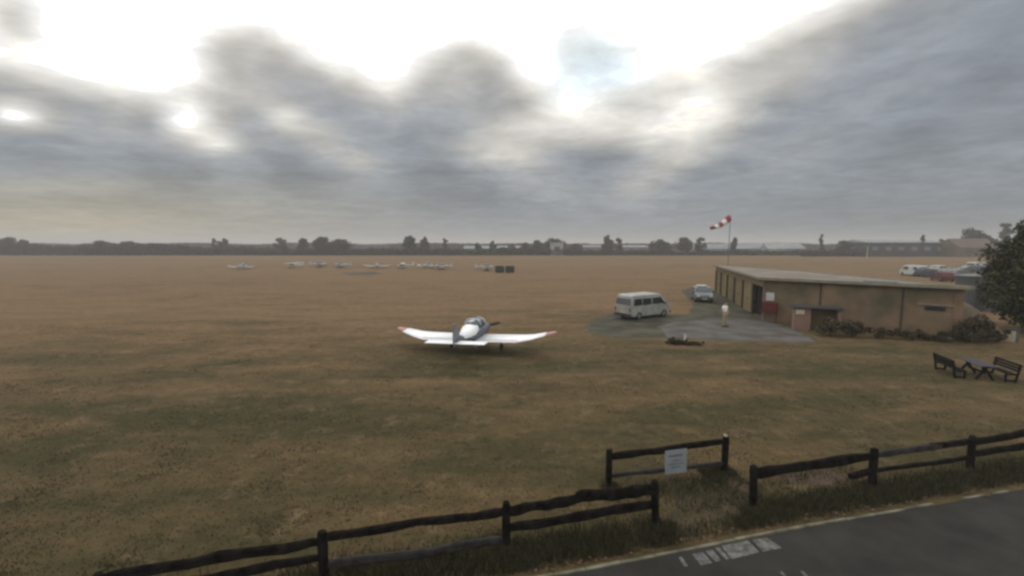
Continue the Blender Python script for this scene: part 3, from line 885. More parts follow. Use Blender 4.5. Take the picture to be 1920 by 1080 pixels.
def tree_mesh(seed, h, w, leafm, kind='round', leaf=.3, nclump=26, per=60):
    """returns (trunk builder, leaf verts) around the origin"""
    rg = np.random.default_rng(seed)
    th0 = h*(.22 if kind != 'bush' else .05)
    t = MB()
    t.tube([(0, 0, -.2), (0, 0, th0), (w*.03, 0, h*.55), (0, 0, h*.85)], [h*.028, h*.022, h*.014, h*.004], 8)
    cs, rs = [], []
    for k in range(nclump):
        a = rg.uniform(0, 2*np.pi); q = rg.uniform(0, 1)
        z = th0+(h-th0)*(.05+.9*q)
        if kind == 'cone': prof = (1-q)**.8*.95+.08
        elif kind == 'column': prof = math.sin(math.pi*min(1, q*.85+.12))**.5
        else: prof = math.sin(math.pi*(q*.82+.14))**.6
        rr_ = w/2*prof*rg.uniform(.25, .85)
        c = (math.cos(a)*rr_, math.sin(a)*rr_, z); cs.append(c); rs.append(w*rg.uniform(.11, .2)*(.6+.5*prof))
        if k % 2 == 0: t.tube([(0, 0, z*.62), (c[0]*.5, c[1]*.5, z*.85), c], [h*.010, h*.006, h*.002], 5)
    return t, leaf_cloud(rg, cs, rs, per, leaf, .8)


def make_tree(name, seed, h, w, kind, lm, leaf, nclump, per, label, group=None):
    root = empty(name, (0, 0, 0), 0, label, 'tree', group)
    t, lv = tree_mesh(seed, h, w, lm, kind, leaf, nclump, per)
    t.build('trunk', M['bark'], root, smooth=True)
    np_mesh('crown', lv, 4, lm, root)
    return root


protos = {'round': [], 'column': [], 'wide': []}
FT = [  # picture x, top row, width px, kind, label
 (18, 447, 36, 'wide', 'dark bushy tree at the left end of the far tree line'),
 (45, 450, 26, 'round', 'low rounded tree second from the left end of the far tree line'),
 (196, 452, 60, 'wide', 'broad low tree in the hedge well left on the horizon'),
 (240, 454, 40, 'wide', 'broad low tree just right of another in the left hedge'),
 (402, 447, 12, 'column', 'thin pointed tree rising above the hedge on the left horizon'),
 (422, 448, 24, 'round', 'small tree just left of centre of the left hedge, beside the thin one'),
 (527, 446, 24, 'round', 'dark tree standing alone left of the dark clump on the horizon'),
 (569, 447, 22, 'round', 'leftmost tree of the dark clump above the parked aeroplanes'),
 (604, 445, 40, 'wide', 'widest and tallest tree of the dark clump above the parked aeroplanes'),
 (640, 450, 44, 'wide', 'right end tree of the dark clump above the parked aeroplanes'),
 (768, 443, 30, 'round', 'big round tree, left one of a pair above the parked aeroplanes'),
 (797, 445, 20, 'round', 'smaller round tree, right one of a pair above the parked aeroplanes'),
 (835, 446, 11, 'column', 'narrow columnar tree standing right of the round pair'),
 (895, 456, 18, 'round', 'little tree left of the dark bales on the skyline'),
 (924, 452, 18, 'round', 'small tree on the skyline directly above the dark bales'),
 (960, 456, 20, 'round', 'small tree right of the dark bales on the skyline'),
 (985, 455, 20, 'round', 'middle tree of three small ones left of the pale block'),
 (1008, 451, 26, 'wide', 'dark tree against the left side of the pale far block'),
 (1040, 449, 44, 'wide', 'dark spreading tree behind the pale far block'),
 (1080, 458, 30, 'wide', 'low tree right of the pale far block'),
 (1138, 442, 26, 'round', 'tall loose tree on the skyline left of the van'),
 (1160, 446, 16, 'round', 'slim tree leaning on the tall loose one above the van'),
 (1238, 451, 42, 'wide', 'wide dark tree on the skyline above the van'),
 (1283, 446, 34, 'wide', 'tall dark tree left of the windsock'),
 (1312, 445, 22, 'round', 'small round tree nearest to the left of the windsock'),
 (1377, 446, 15, 'round', 'dark ball shaped tree right beside the windsock pole'),
 (1540, 439, 9, 'column', 'thin spire like tree on the skyline over the hangar roof'),
 (1582, 453, 30, 'wide', 'low tree left of the long dark far hall'),
 (1730, 441, 11, 'column', 'thin dark tree behind the long dark far hall'),
 (1765, 449, 24, 'round', 'small tree behind the right end of the long dark hall'),
 (1818, 432, 44, 'wide', 'large squarish tree on the skyline left of the big near tree'),
 (1848, 444, 40, 'wide', 'olive tree between the large squarish tree and the big near tree'),
 (1882, 418, 22, 'column', 'tall slim tree top showing above the big near tree')]
rt = random.Random(5)
pcache = {}
for i, (px, ty, wpx, kind, label) in enumerate(FT):
    d = 238+rt.uniform(0, 8) if px > 300 else 232+rt.uniform(0, 8)
    if px > 1500: d = 215+rt.uniform(0, 8)
    if 1030 < px < 1060: d = 252
    h = Z(ty, d); w = max(wpx*d/F, 2.0)
    key = (kind, i % 3)
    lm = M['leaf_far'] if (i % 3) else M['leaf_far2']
    base_h = 9.0; base_w = {'round': 6.5, 'wide': 10.5, 'column': 2.8}[kind]
    if key not in pcache:
        o = make_tree('tree', 100+i, base_h, base_w, 'column' if kind == 'column' else 'round', lm, .42, {'round': 26, 'wide': 40, 'column': 16}[kind], 70, label)
        pcache[key] = o
    else:
        o = copy_tree(pcache[key])
    o['label'] = label; o['group'] = 'trees along the far edge of the airfield'
    o.location = (X(px, d, 3), d, 0); o.rotation_euler = (0, 0, rt.uniform(0, 6.28))
    o.scale = (w/base_w, w/base_w, h/base_h)

# far hedge (one mass)
rg = np.random.default_rng(21)
n = 120000
px = rg.uniform(-60, 1980, n)
d = 236+rg.uniform(-2, 5, n)-(px > 1500)*20
edge = np.array([mnoise.noise(Vector((q*.012, 0, 0)))*.5+mnoise.noise(Vector((q*.045, 4, 0)))*.35+mnoise.noise(Vector((q*.15, 9, 0)))*.3 for q in px])
left = np.clip((560-px)/260, 0, 1)
rightm = np.clip((px-1480)/120, 0, 1)*.3
hh = 3.2+left*2.2+rightm+edge*2.9-np.clip((px-1080)/60, 0, 1)*np.clip((1540-px)/60, 0, 1)*1.0
zz_ = hh*rg.uniform(0, 1, n)**.8
c = np.stack([(px-960)/F*d, d, zz_], 1)
s1 = rg.normal(0, 1, (n, 3)); s1 /= np.linalg.norm(s1, axis=1)[:, None]
s2 = np.cross(s1, rg.normal(0, 1, (n, 3))); s2 /= np.linalg.norm(s2, axis=1)[:, None]
s1 *= .5; s2 *= .32
q = np.stack([c-s1, c+s2, c+s1, c-s2], 1).reshape(-1, 3)
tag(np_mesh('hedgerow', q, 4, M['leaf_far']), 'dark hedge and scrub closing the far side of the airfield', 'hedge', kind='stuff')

# wood further back
rg = np.random.default_rng(22)
n = 60000
ux = rg.uniform(-1.25, 1.25, n); d = 390+rg.uniform(-8, 12, n); x_ = ux*d
edge = np.array([mnoise.noise(Vector((q*.02, 3, 0)))*.6+mnoise.noise(Vector((q*.09, 4, 0)))*.35 for q in x_])
c = np.stack([x_, d, (6.0+edge*2.6)*rg.uniform(0, 1, n)**.8], 1)
s1 = rg.normal(0, 1, (n, 3)); s1 /= np.linalg.norm(s1, axis=1)[:, None]
s2 = np.cross(s1, rg.normal(0, 1, (n, 3))); s2 /= np.linalg.norm(s2, axis=1)[:, None]
s1 *= .9; s2 *= .6
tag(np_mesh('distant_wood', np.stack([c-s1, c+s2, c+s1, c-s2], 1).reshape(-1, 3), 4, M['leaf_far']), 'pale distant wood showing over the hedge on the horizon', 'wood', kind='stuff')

# big near tree at right
nt_ = make_tree('tree', 5, 7.6, 7.4, 'bush', M['leaf_near'], .12, 120, 420, 'big dark green tree reaching to the ground at the right edge')
nt_.location = (X(1972, 31, 3), 31, 0)
# shrubs
def shrub(px, py, w, h, label, seed, lm=None, leaf=.09, ncl=14, per=110):
    p = G(px, py); root = empty('shrub', (p.x, p.y, 0), 0, label, 'shrub', 'shrubs around the hangar')
    rg = np.random.default_rng(seed); cs, rs = [], []
    st = MB()
    for k in range(ncl):
        a = rg.uniform(0, 2*np.pi); rr_ = w/2*rg.uniform(.1, .8); z = h*rg.uniform(.2, .82)
        cc_ = (math.cos(a)*rr_, math.sin(a)*rr_*.6, z); cs.append(cc_); rs.append(min(w, h)*rg.uniform(.16, .26))
        if k % 2 == 0: st.tube([(cc_[0]*.2, cc_[1]*.2, 0), (cc_[0]*.7, cc_[1]*.7, z*.6), cc_], [.02, .014, .006], 5)
    st.build('stem', M['bark'], root)
    v = leaf_cloud(rg, cs, rs, per, leaf, .85); v[:, 2] = np.maximum(v[:, 2], .01)
    np_mesh('foliage', v, 4, lm or M['leaf_shrub'], root)
    return root


shrub(1558, 630, 1.9, 1.35, 'ragged shrub right beside the small brick shed', 1)
shrub(1598, 632, 1.5, 1.15, 'grey green shrub second to the right of the brick shed', 2)
shrub(1648, 634, 2.2, .75, 'low dark shrub at the foot of the hangar wall under its middle', 3)
shrub(1705, 637, 2.3, .7, 'low dark shrub at the wall foot between two others, left of the window', 4)
shrub(1758, 640, 2.0, .7, 'low dark shrub at the wall foot below the narrow window', 6)
shrub(1822, 641, 2.1, 1.75, 'tall rounded dark shrub in front of the earth bank', 7, ncl=22, per=160)
shrub(1868, 642, 1.8, .8, 'low shrub between the rounded shrub and the bin', 8)
shrub(1268, 645, 1.7, .34, 'low dark shrub on the grass island in front of the concrete apron', 9, leaf=.07, ncl=26, per=90)
shrub(1300, 647, 1.7, .2, 'very low shrub right of the striped marker post', 10, leaf=.07, ncl=22, per=90)
# earth bank at the end of the hangar
def bank():
    c = G(1845, 640); s = MB(); nx, ny = 26, 14
    ax, ay = 3.1, 2.4
    for j in range(ny+1):
        for i in range(nx+1):
            u_, v_ = i/nx*2-1, j/ny*2-1
            r_ = math.sqrt(u_*u_+v_*v_)
            z = 2.35*max(0, 1-r_**2.2)*(1-.35*u_)+.12*mnoise.noise(Vector((u_*4, v_*4, 0)))
            s.v.append((u_*ax, v_*ay, max(z, -.05) if r_ < 1 else -.05))
    for j in range(ny):
        for i in range(nx):
            a = j*(nx+1)+i; s.f.append((a, a+1, a+nx+2, a+nx+1))
    o = s.build('earth_bank', M['render_earth'], smooth=True, loc=(c.x+.6, c.y+3.0, 0), recalc=False)
    return tag(o, kind='structure')
M['render_earth'] = material('bank_earth', (.10, .08, .055), (.15, .115, .075), 1.5, .95, .7, detail=9, bscale=7)
bank()

# striped marker post on the island
p = G(1284, 645)
mk = empty('marker_post', (p.x, p.y, 0), 0, 'short white and red marker post on the grass island', 'marker')
MB().tube([(0, 0, 0), (0, 0, .22)], [.11, .08], 10).build('base', M['red'], mk)
MB().tube([(0, 0, .22), (0, 0, .58)], [.08, .05], 10).build('post', M['offwhite'], mk)
# bin at right
p = G(1897, 641)
bn = empty('litter_bin', (p.x, p.y, 0), R(25), 'small grey bin with a cream side near the right edge', 'bin')
MB().box((.07, 0, .36), (.44, .42, .72), taper=1.05).build('body', M['greyshed'], bn, bevel=.02)
MB().box((-.20, 0, .36), (.05, .38, .68)).build('side_panel', M['cream'], bn, bevel=.008)
MB().box((.05, 0, .76), (.56, .50, .06)).build('lid', M['steel_dark'], bn, bevel=.02)


# ------------------------------------------------------------------ picnic set
def plank_set(mb, y0, y1, n, z, L_, t=.035, gap=.012):
    w = (y1-y0-gap*(n-1))/n
    for k in range(n): mb.box((0, y0+w/2+k*(w+gap), z), (L_, w, t))


pt0 = G(1829, 705)
ang = math.atan2(1.9, .62)
M['wood_pic'] = material('dark_picnic_wood', (.008, .008, .009), (.018, .017, .018), 7, .95, .5, spec=.03)
M['wood_pic_top'] = material('grey_picnic_wood', (.035, .034, .037), (.055, .053, .055), 5, .6, .4)
tb = empty('picnic_table', (pt0.x, pt0.y, 0), ang, 'grey topped wooden picnic table between two dark benches', 'table')
s = MB(); plank_set(s, -.38, .38, 5, .75, 1.9); s.build('tabletop', M['wood_pic_top'], tb)
for sx in (-.65, .65):
    for sy in (-1, 1): MB().bar((sx, sy*.34, 0), (sx, -sy*.10, .73), .07, .09).build('leg', M['wood_pic'], tb)
MB().bar((-.65, 0, .35), (.65, 0, .35), .05, .09).build('stretcher', M['wood_pic'], tb)
MB().box((0, 0, .70), (1.86, .05, .08)).build('rail', M['wood_pic'], tb)
def bench(off, flip, label):
    b = empty('bench', (pt0.x+off[0], pt0.y+off[1], 0), ang+(math.pi if flip else 0), label, 'bench', 'benches at the picnic table')
    s = MB(); plank_set(s, -.2, .2, 3, .44, 1.8); s.build('seat', M['wood_pic'], b)
    s = MB()
    for z in (.60, .74, .88): s.box((0, .27+(z-.6)*.22, z), (1.8, .03, .11))
    s.build('backrest', M['wood_pic'], b)
    for sx in (-.8, .8):
        MB().bar((sx, -.18, 0), (sx, -.18, .42), .07, .07).build('leg', M['wood_pic'], b)
        MB().bar((sx, .20, 0), (sx, .34, .93), .07, .07, up=(0, 1, 0)).build('leg', M['wood_pic'], b)
        MB().bar((sx, -.2, .40), (sx, .26, .40), .05, .07).build('arm', M['wood_pic'], b)
        MB().bar((sx, -.2, .08), (sx, .22, .08), .05, .07).build('skid', M['wood_pic'], b)
    return b
nrm = Vector((-math.sin(ang), math.cos(ang), 0))
bench(nrm*.84+Vector((-.06, .06, 0)), False, 'dark slatted bench on the left side of the picnic table')
bench(-nrm*.80+Vector((0, 0, 0)), True, 'dark slatted bench on the right side of the picnic table')


for o_ in (tb, *[q for q in col.objects if q.name.startswith('bench')]): o_.scale = (.92, .90, .86)


# ------------------------------------------------------------------ vehicles
def wheel_part(parent, x, y, r, w):
    wl_ = MB().tube([(x, y-w/2, r), (x, y-w/2+.02, r), (x, y+w/2-.02, r), (x, y+w/2, r)], [r*.93, r, r, r*.93], 20).build('wheel', M['rubber'], parent, smooth=False)
    sgn = 1 if y > 0 else -1
    MB().tube([(x, y+sgn*(w/2-.01), r), (x, y+sgn*(w/2+.012), r)], [r*.62, r*.55], 14).build('rim', M['metal'], wl_)
    return wl_


def vehicle(name, label, cat, prof, width, top_y, belt, paint, side_wins, wheels, wr, group=None, tumble=.10, rear_win=None, front_win=None, lite=False):
    """prof: outline in the x-z plane, nose towards +x"""
    root = empty(name, (0, 0, 0), 0, label, cat, group)
    hw = width/2
    def hy(z): return hw-(max(0, z-belt)/(top_y-belt))*tumble-(max(0, .45-z))*.12
    s = MB(); n = len(prof); rings = []
    for f_ in (-1, -.93, .93, 1):
        ring = []
        for (x, z) in prof:
            k = .955 if abs(f_) == 1 else 1.0
            cx = sum(p_[0] for p_ in prof)/n; cz = sum(p_[1] for p_ in prof)/n
            ring.append(Vector((cx+(x-cx)*k if abs(f_) == 1 else x, f_*hy(z), cz+(z-cz)*k if abs(f_) == 1 else z)))
        rings.append(ring)
    s.rings(rings)
    body = s.build('body', paint, root, bevel=.03)
    def side_panel(nm, poly, m, off=.006, par=root):
        for sg in (-1, 1):
            q = MB(); vs_ = []
            for o_ in (-.03, off): vs_ += [Vector((x, sg*(hy(z)+o_), z)) for (x, z) in poly]
            k = len(poly); q.v = [tuple(v_) for v_ in vs_]
            q.f = [tuple(range(k)), tuple(range(k, 2*k))]+[(i, (i+1) % k, k+(i+1) % k, k+i) for i in range(k)]
            q.build(nm, m, par)
    for poly in side_wins: side_panel('window', poly, M['glass'])
    for (nm, (xa, za), (xb, zb), m) in ([('rear_window', *rear_win, M['glass'])] if rear_win else [])+([('windscreen', *front_win, M['canopy'])] if front_win else []):
        dxn, dzn = zb-za, -(xb-xa); ln = math.hypot(dxn, dzn); dxn /= ln; dzn /= ln
        cxm = sum(p_[0] for p_ in prof)/n
        if (dxn > 0) != ((xa+xb)/2 > cxm): dxn, dzn = -dxn, -dzn
        q = MB(); vs_ = []
        for o_ in (-.02, .008):
            for (x, z) in ((xa, za), (xb, zb)):
                for sg in (-1, 1): vs_.append((x+dxn*o_, sg*(hy(z)-.12), z+dzn*o_))
        q.v = vs_; q.f = [(0, 1, 3, 2), (4, 5, 7, 6), (0, 1, 5, 4), (2, 3, 7, 6), (0, 2, 6, 4), (1, 3, 7, 5)]
        q.build(nm, m, root)
    x0 = min(p_[0] for p_ in prof); x1 = max(p_[0] for p_ in prof)
    MB().box((x1+.02, 0, .42), (.14, width*.96, .2)).build('bumper', M['steel_dark'], root, bevel=.03)
    MB().box((x0-.02, 0, .42), (.14, width*.96, .2)).build('bumper', M['steel_dark'], root, bevel=.03)
    for sg in (-1, 1):
        MB().box((x1-.01, sg*(hw-.26), .70), (.08, .28, .16)).build('headlight', M['lamp_clear'], root, bevel=.02)
        MB().box((x0+.0, sg*(hw-.14), .82), (.07, .12, .30)).build('tail_light', M['lamp_red'], root, bevel=.01)
        for xw in wheels: wheel_part(root, xw, sg*(hw-.10), wr, .19)
    if not lite:
        for sg in (-1, 1): MB().box((wheels[1]-.05, sg*(hw+.09), belt+.08), (.08, .18, .15)).build('mirror', M['steel_dark'], root, bevel=.02)
        MB().box((x0-.03, 0, .62), (.015, .5, .11)).build('number_plate', M['cream'], root)
        MB().box((x1+.095, 0, .42), (.015, .5, .11)).build('number_plate', M['cream'], root)
        for sg in (-1, 1): MB().box((.35, sg*(hw+.012), belt-.14), (.16, .03, .03)).build('door_handle', M['steel_dark'], root)
    return root


# the van: rear to the left, nose right and away
vprof = [(-2.26, .34), (-2.30, .62), (-2.28, 1.10), (-2.20, 1.62), (-2.10, 1.90), (-1.95, 1.97), (.9, 1.98), (1.18, 1.93), (1.42, 1.74), (1.86, 1.22), (2.16, 1.02), (2.28, .86), (2.32, .5), (2.26, .30), (1.9, .26), (-1.9, .26)]
van = vehicle('van', 'pale grey passenger van with dark side windows parked on the worn asphalt', 'van', vprof, 1.84, 1.98, 1.12, M['vanpaint'],
              [[(-1.98, 1.18), (-1.08, 1.18), (-1.08, 1.68), (-1.90, 1.68)], [(-.98, 1.18), (-.02, 1.18), (-.02, 1.68), (-.98, 1.68)],
               [(.10, 1.18), (1.52, 1.18), (1.34, 1.42), (1.08, 1.68), (.10, 1.68)]],
              (-1.38, 1.50), .33, rear_win=((-2.275, 1.2), (-2.20, 1.70)), front_win=((1.82, 1.27), (1.46, 1.70)))
va, vb = G(1197, 600), G(1245, 594)
vd = (vb-va).normalized(); vang = math.atan2(vd.y, vd.x)
wb = 2.88
van.location = va+vd*1.38*1.0+Vector((-vd.y, vd.x, 0))*.82
van.rotation_euler = (0, 0, vang)
for sg in (-1, 1):      # roof bars, white flash at the front door is the sky in the windscreen
    pass
cprof = [(-1.95, .32), (-2.0, .6), (-1.96, .86), (-1.80, 1.0), (-1.55, 1.36), (-1.3, 1.46), (.1, 1.48), (.45, 1.40), (1.05, .98), (1.85, .84), (2.0, .66), (2.0, .36), (1.8, .24), (-1.8, .24)]
cwins = [[(-1.45, 1.0), (-.60, 1.0), (-.60, 1.36), (-1.25, 1.36)], [(-.52, 1.0), (.82, 1.0), (.38, 1.33), (-.52, 1.36)]]
car = vehicle('car', 'silver green car facing the camera by the hangar doors', 'car', cprof, 1.74, 1.48, .94, M['silver'], cwins, (-1.25, 1.28), .30,
              rear_win=((-1.76, 1.03), (-1.54, 1.33)), front_win=((.99, 1.04), (.52, 1.36)))
cp_ = G(1323, 566)
car.location = (cp_.x, cp_.y+1.0, 0)
car.rotation_euler = (0, 0, R(-105))
MB().box((-.35, 0, 1.55), (1.1, 1.0, .14)).build('roof_box', M['offwhite'], car, bevel=.04)
# parked vehicles beyond the hangar
ESP = [(-2.2, .32), (-2.25, .6), (-2.2, .95), (-2.05, 1.4), (-1.9, 1.48), (.1, 1.5), (.45, 1.42), (1.05, 1.0), (1.95, .86), (2.15, .66), (2.15, .36), (1.9, .24), (-2.0, .24)]
def parked(kind, px, py, rz, paint, label):
    if kind == 'van':
        o = vehicle('van', label, 'van', vprof, 1.84, 1.98, 1.12, paint,
                    [[(-1.98, 1.18), (-1.08, 1.18), (-1.08, 1.68), (-1.90, 1.68)], [(.10, 1.18), (1.52, 1.18), (1.34, 1.42), (1.08, 1.68), (.10, 1.68)]],
                    (-1.38, 1.50), .33, rear_win=((-2.275, 1.2), (-2.20, 1.70)), front_win=((1.82, 1.27), (1.46, 1.70)), lite=True)
    elif kind == 'estate':
        o = vehicle('car', label, 'car', ESP, 1.78, 1.5, .95, paint, [[(-1.9, 1.0), (-.60, 1.0), (-.60, 1.38), (-1.8, 1.38)], cwins[1]], (-1.35, 1.35), .31,
                    rear_win=((-2.16, 1.03), (-2.06, 1.36)), front_win=((.99, 1.06), (.52, 1.38)), lite=True)
    else:
        o = vehicle('car', label, 'car', cprof, 1.74, 1.48, .94, paint, cwins, (-1.25, 1.28), .30,
                    rear_win=((-1.76, 1.03), (-1.54, 1.33)), front_win=((.99, 1.04), (.52, 1.36)), lite=True)
    p_ = G(px, py); o.location = (p_.x, p_.y, 0); o.rotation_euler = (0, 0, rz)
    o['group'] = 'vehicles parked beyond the hangar'
    return o
parked('van', 1712, 517, R(85), M['offwhite'], 'dirty white van, leftmost of the vehicles beyond the hangar roof')
parked('estate', 1742, 519, R(8), M['darkblue'], 'dark blue estate car next to the dirty white van beyond the hangar')
parked('estate', 1762, 511, R(20), M['offwhite'], 'white topped car standing behind the dark blue estate')
parked('car', 1766, 527, R(70), M['red'], 'red car in front of the dark blue estate beyond the hangar')
parked('car', 1796, 521, R(12), M['greycar'], 'grey car right of the red car beyond the hangar')
parked('estate', 1815, 511, R(170), M['silver'], 'silver car behind the grey one beyond the hangar')
parked('van', 1832, 508, R(15), M['offwhite'], 'pale van near the big tree, rightmost white vehicle beyond the hangar')
parked('car', 1851, 513, R(60), M['bluecar'], 'small blue car half hidden by the big right tree')


# ------------------------------------------------------------------ aeroplanes
def ell(x, z, ry, rz, n=16, p=2.3):
    out = []
    for i in range(n):
        a = 2*math.pi*i/n; c, s_ = math.cos(a), math.sin(a)
        out.append(Vector((x, ry*abs(c)**(2/p)*(1 if c > 0 else -1), z+rz*abs(s_)**(2/p)*(1 if s_ > 0 else -1))))
    return out


def airfoil(xle, chord, y, z, tk=.15):
    pts = [(0, 0), (.08, .55), (.3, 1), (.6, .7), (1, .06), (1, -.06), (.6, -.3), (.3, -.45), (.08, -.35)]
    return [Vector((xle-chord*a, y, z+chord*tk*.5*b)) for a, b in pts]


def low_wing_plane(label, big=False, group=None, paint=None):
    """nose +x, wing chord centre near the origin"""
    P = paint or M['white']
    root = empty('aeroplane', (0, 0, 0), 0, label, 'aeroplane', group)
    f_ = MB(); f_.rings([ell(2.05, 1.02, .16, .16), ell(1.95, 1.02, .34, .30), ell(1.3, 1.02, .46, .38), ell(.6, 1.0, .54, .44), ell(-.4, 1.0, .54, .44), ell(-1.2, 1.02, .38, .36), ell(-2.2, 1.04, .22, .24), ell(-3.2, 1.06, .09, .13)])
    f_.build('fuselage', M['shaded_fuselage'] if big else P, root, smooth=True)
    c_ = MB(); c_.rings([ell(1.15, 1.30, .22, .05), ell(.85, 1.42, .40, .22), ell(.3, 1.50, .46, .36), ell(-.35, 1.48, .44, .34), ell(-.8, 1.40, .34, .25), ell(-1.1, 1.30, .2, .10)])
    cn = c_.build('canopy', M['canopy'], root, smooth=True)
    if big:
        for xx, ry, rz in ((.55, .455, .32), (-.3, .452, .352)):
            MB().tube([Vector((xx, q_.y*1.01, q_.z)) for q_ in ell(xx, 1.49, ry, rz)[:9]], .018, 6).build('canopy_frame', P, cn)
        MB().rings([ell(-.62, 1.30, .46, .34), ell(-1.0, 1.24, .44, .34), ell(-1.5, 1.12, .34, .30), ell(-2.3, 1.08, .2, .22)]).build('rear_decking', P, root, smooth=True)
    for sg in (-1, 1):
        w_ = MB(); w_.rings([airfoil(.70, 1.95, sg*.40, .74), airfoil(.70, 1.95, sg*2.7, .78), airfoil(.56, 1.5, sg*3.3, .86), airfoil(.30, 1.0, sg*4.02, 1.06)])
        wg = w_.build('wing', P, root, smooth=True)
        t_ = MB(); t_.rings([airfoil(.29, .98, sg*4.021, 1.061), airfoil(.16, .6, sg*4.38, 1.15), airfoil(.02, .3, sg*4.56, 1.19)])
        t_.build('wing_tip', M['redplane'], wg, smooth=True)
        if big:
            MB().bar((-1.21, sg*.7, .735), (-1.21, sg*2.6, .755), .10, .03).build('flap', M['white'], wg)
            MB().bar((-1.0, sg*.68, .80), (-1.0, sg*2.65, .83), .015, .012).build('hinge_line', M['steel_dark'], wg)
    tp = MB(); tp.rings([airfoil(-2.62, .72, -1.55, 1.02, .09), airfoil(-2.60, .78, 0, 1.02, .09), airfoil(-2.62, .72, 1.55, 1.02, .09)])
    tp.build('tailplane', P, root)
    fi = MB()
    prof = [(-2.35, 1.12), (-2.95, 1.98), (-3.32, 1.98), (-3.40, 1.15), (-3.34, .80), (-3.0, .95)]
    for yv in (-.03, .03): fi.v += [(x_, yv, z_) for x_, z_ in prof]
    k = len(prof); fi.f = [tuple(range(k)), tuple(range(k, 2*k))]+[(i, (i+1) % k, k+(i+1) % k, k+i) for i in range(k)]
    fn = fi.build('fin', M['greycar'] if big else P, root, bevel=.012)
    if big: MB().bar((-3.12, 0, .9), (-3.12, 0, 1.96), .067, .012).build('rudder_hinge', M['steel_dark'], fn)
    sp = MB(); sp.rings([ell(2.06, 1.02, .17, .17), ell(2.2, 1.02, .13, .13), ell(2.34, 1.02, .03, .03)]); sp.build('spinner', M['steel_dark'] if big else P, root, smooth=True)
    pr = MB()
    pa_ = R(-14)
    for sg in (-1, 1):
        dv = Vector((0, -math.cos(pa_)*sg, math.sin(-pa_)*sg))
        pr.rings([[Vector((2.17+.012*q_, 0, 1.02))+dv*r_+Vector((.5*q_, 0, 0))*ww+dv.cross(Vector((1, 0, 0)))*ww*o_ for (q_, o_) in ((-.12, -1), (.12, -1), (.12, 1), (-.12, 1))]
                  for r_, ww in ((.10, .05), (.35, .075), (.7, .07), (.93, .03))])
    pr.build('propeller', M['steel_dark'], root)
    for (x_, y_) in ((.25, -1.45), (.25, 1.45), (1.55, 0)):
        ww = MB().tube([(x_, y_-.06, .17), (x_, y_+.06, .17)], .17, 14).build('wheel', M['rubber'], root)
        MB().tube([(x_, y_, .2), (x_, y_, .8)], .035, 6).build('strut', M['metal'], ww)
        sh_ = MB(); sh_.rings([ell(x_+.36, .24, .03, .04, 10), ell(x_+.2, .24, .10, .13, 10), ell(x_-.1, .24, .10, .14, 10), ell(x_-.42, .25, .02, .04, 10)])
        sh_.build('wheel_spat', P, ww, smooth=True)
    if big:
        MB().tube([(1.5, .22, .62), (1.35, .22, .48)], .035, 8).build('exhaust', M['steel_dark'], root)
        MB().tube([(-1.5, 0, 1.3), (-1.6, 0, 1.75)], .008, 5).build('antenna', M['steel_dark'], root)
    return root


mp_ = low_wing_plane('white low wing aeroplane with red wing tips parked alone on the dry grass', big=True)
mp_.location = (X(891, 25.4, .8), 25.3, 0)
mp_.rotation_euler = (R(-1.3), 0, R(90-15))
mp_.scale = (.93, 1.035, 1.0)


def high_wing_plane(label, group=None):
    P = M['offwhite']
    root = empty('aeroplane', (0, 0, 0), 0, label, 'aeroplane', group)
    MB().rings([ell(1.9, 1.15, .25, .22), ell(1.2, 1.15, .45, .38), ell(.6, 1.30, .54, .55), ell(-.6, 1.32, .50, .52), ell(-1.6, 1.25, .3, .32), ell(-4.2, 1.35, .08, .12)]).build('fuselage', P, root, smooth=True)
    MB().rings([airfoil(.75, 1.5, -5.2, 2.02, .11), airfoil(.85, 1.65, -2.5, 1.95, .12), airfoil(.85, 1.65, 2.5, 1.95, .12), airfoil(.75, 1.5, 5.2, 2.02, .11)]).build('wing', P, root)
    MB().rings([airfoil(-3.5, .8, -1.7, 1.42, .08), airfoil(-3.4, .9, 0, 1.42, .08), airfoil(-3.5, .8, 1.7, 1.42, .08)]).build('tailplane', P, root)
    fi = MB(); prof = [(-3.1, 1.42), (-3.9, 2.55), (-4.35, 2.55), (-4.4, 1.3)]
    for yv in (-.04, .04): fi.v += [(x_, yv, z_) for x_, z_ in prof]
    fi.f = [(0, 1, 2, 3), (4, 5, 6, 7)]+[(i, (i+1) % 4, 4+(i+1) % 4, 4+i) for i in range(4)]
    fi.build('fin', P, root)
    MB().box((.35, 0, 1.62), (1.3, 1.06, .34)).build('cabin_window', M['glass'], root, bevel=.05)
    for sg in (-1, 1):
        MB().bar((.3, sg*.5, 1.0), (.3, sg*2.3, 1.9), .08, .03).build('wing_strut', P, root)
        MB().tube([(.0, sg*1.15-.07, .2), (.0, sg*1.15+.07, .2)], .2, 12).build('wheel', M['rubber'], root)
        MB().tube([(0, sg*1.1, .22), (0, sg*.4, .9)], .04, 6).build('gear_leg', P, root)
    MB().tube([(1.5, -.06, .18), (1.5, .06, .18)], .18, 12).build('wheel', M['rubber'], root)
    MB().tube([(1.5, 0, .2), (1.5, 0, .95)], .035, 6).build('nose_strut', M['metal'], root)
    MB().rings([[Vector((2.0, .06*a, 1.15+r_)), Vector((2.02, .06*a, 1.15+r_)), Vector((2.02, -.06*a, 1.15+r_)), Vector((2.0, -.06*a, 1.15+r_))] for r_, a in ((-.9, .3), (-.4, 1), (.4, 1), (.9, .3))]).build('propeller', M['steel_dark'], root)
    return root


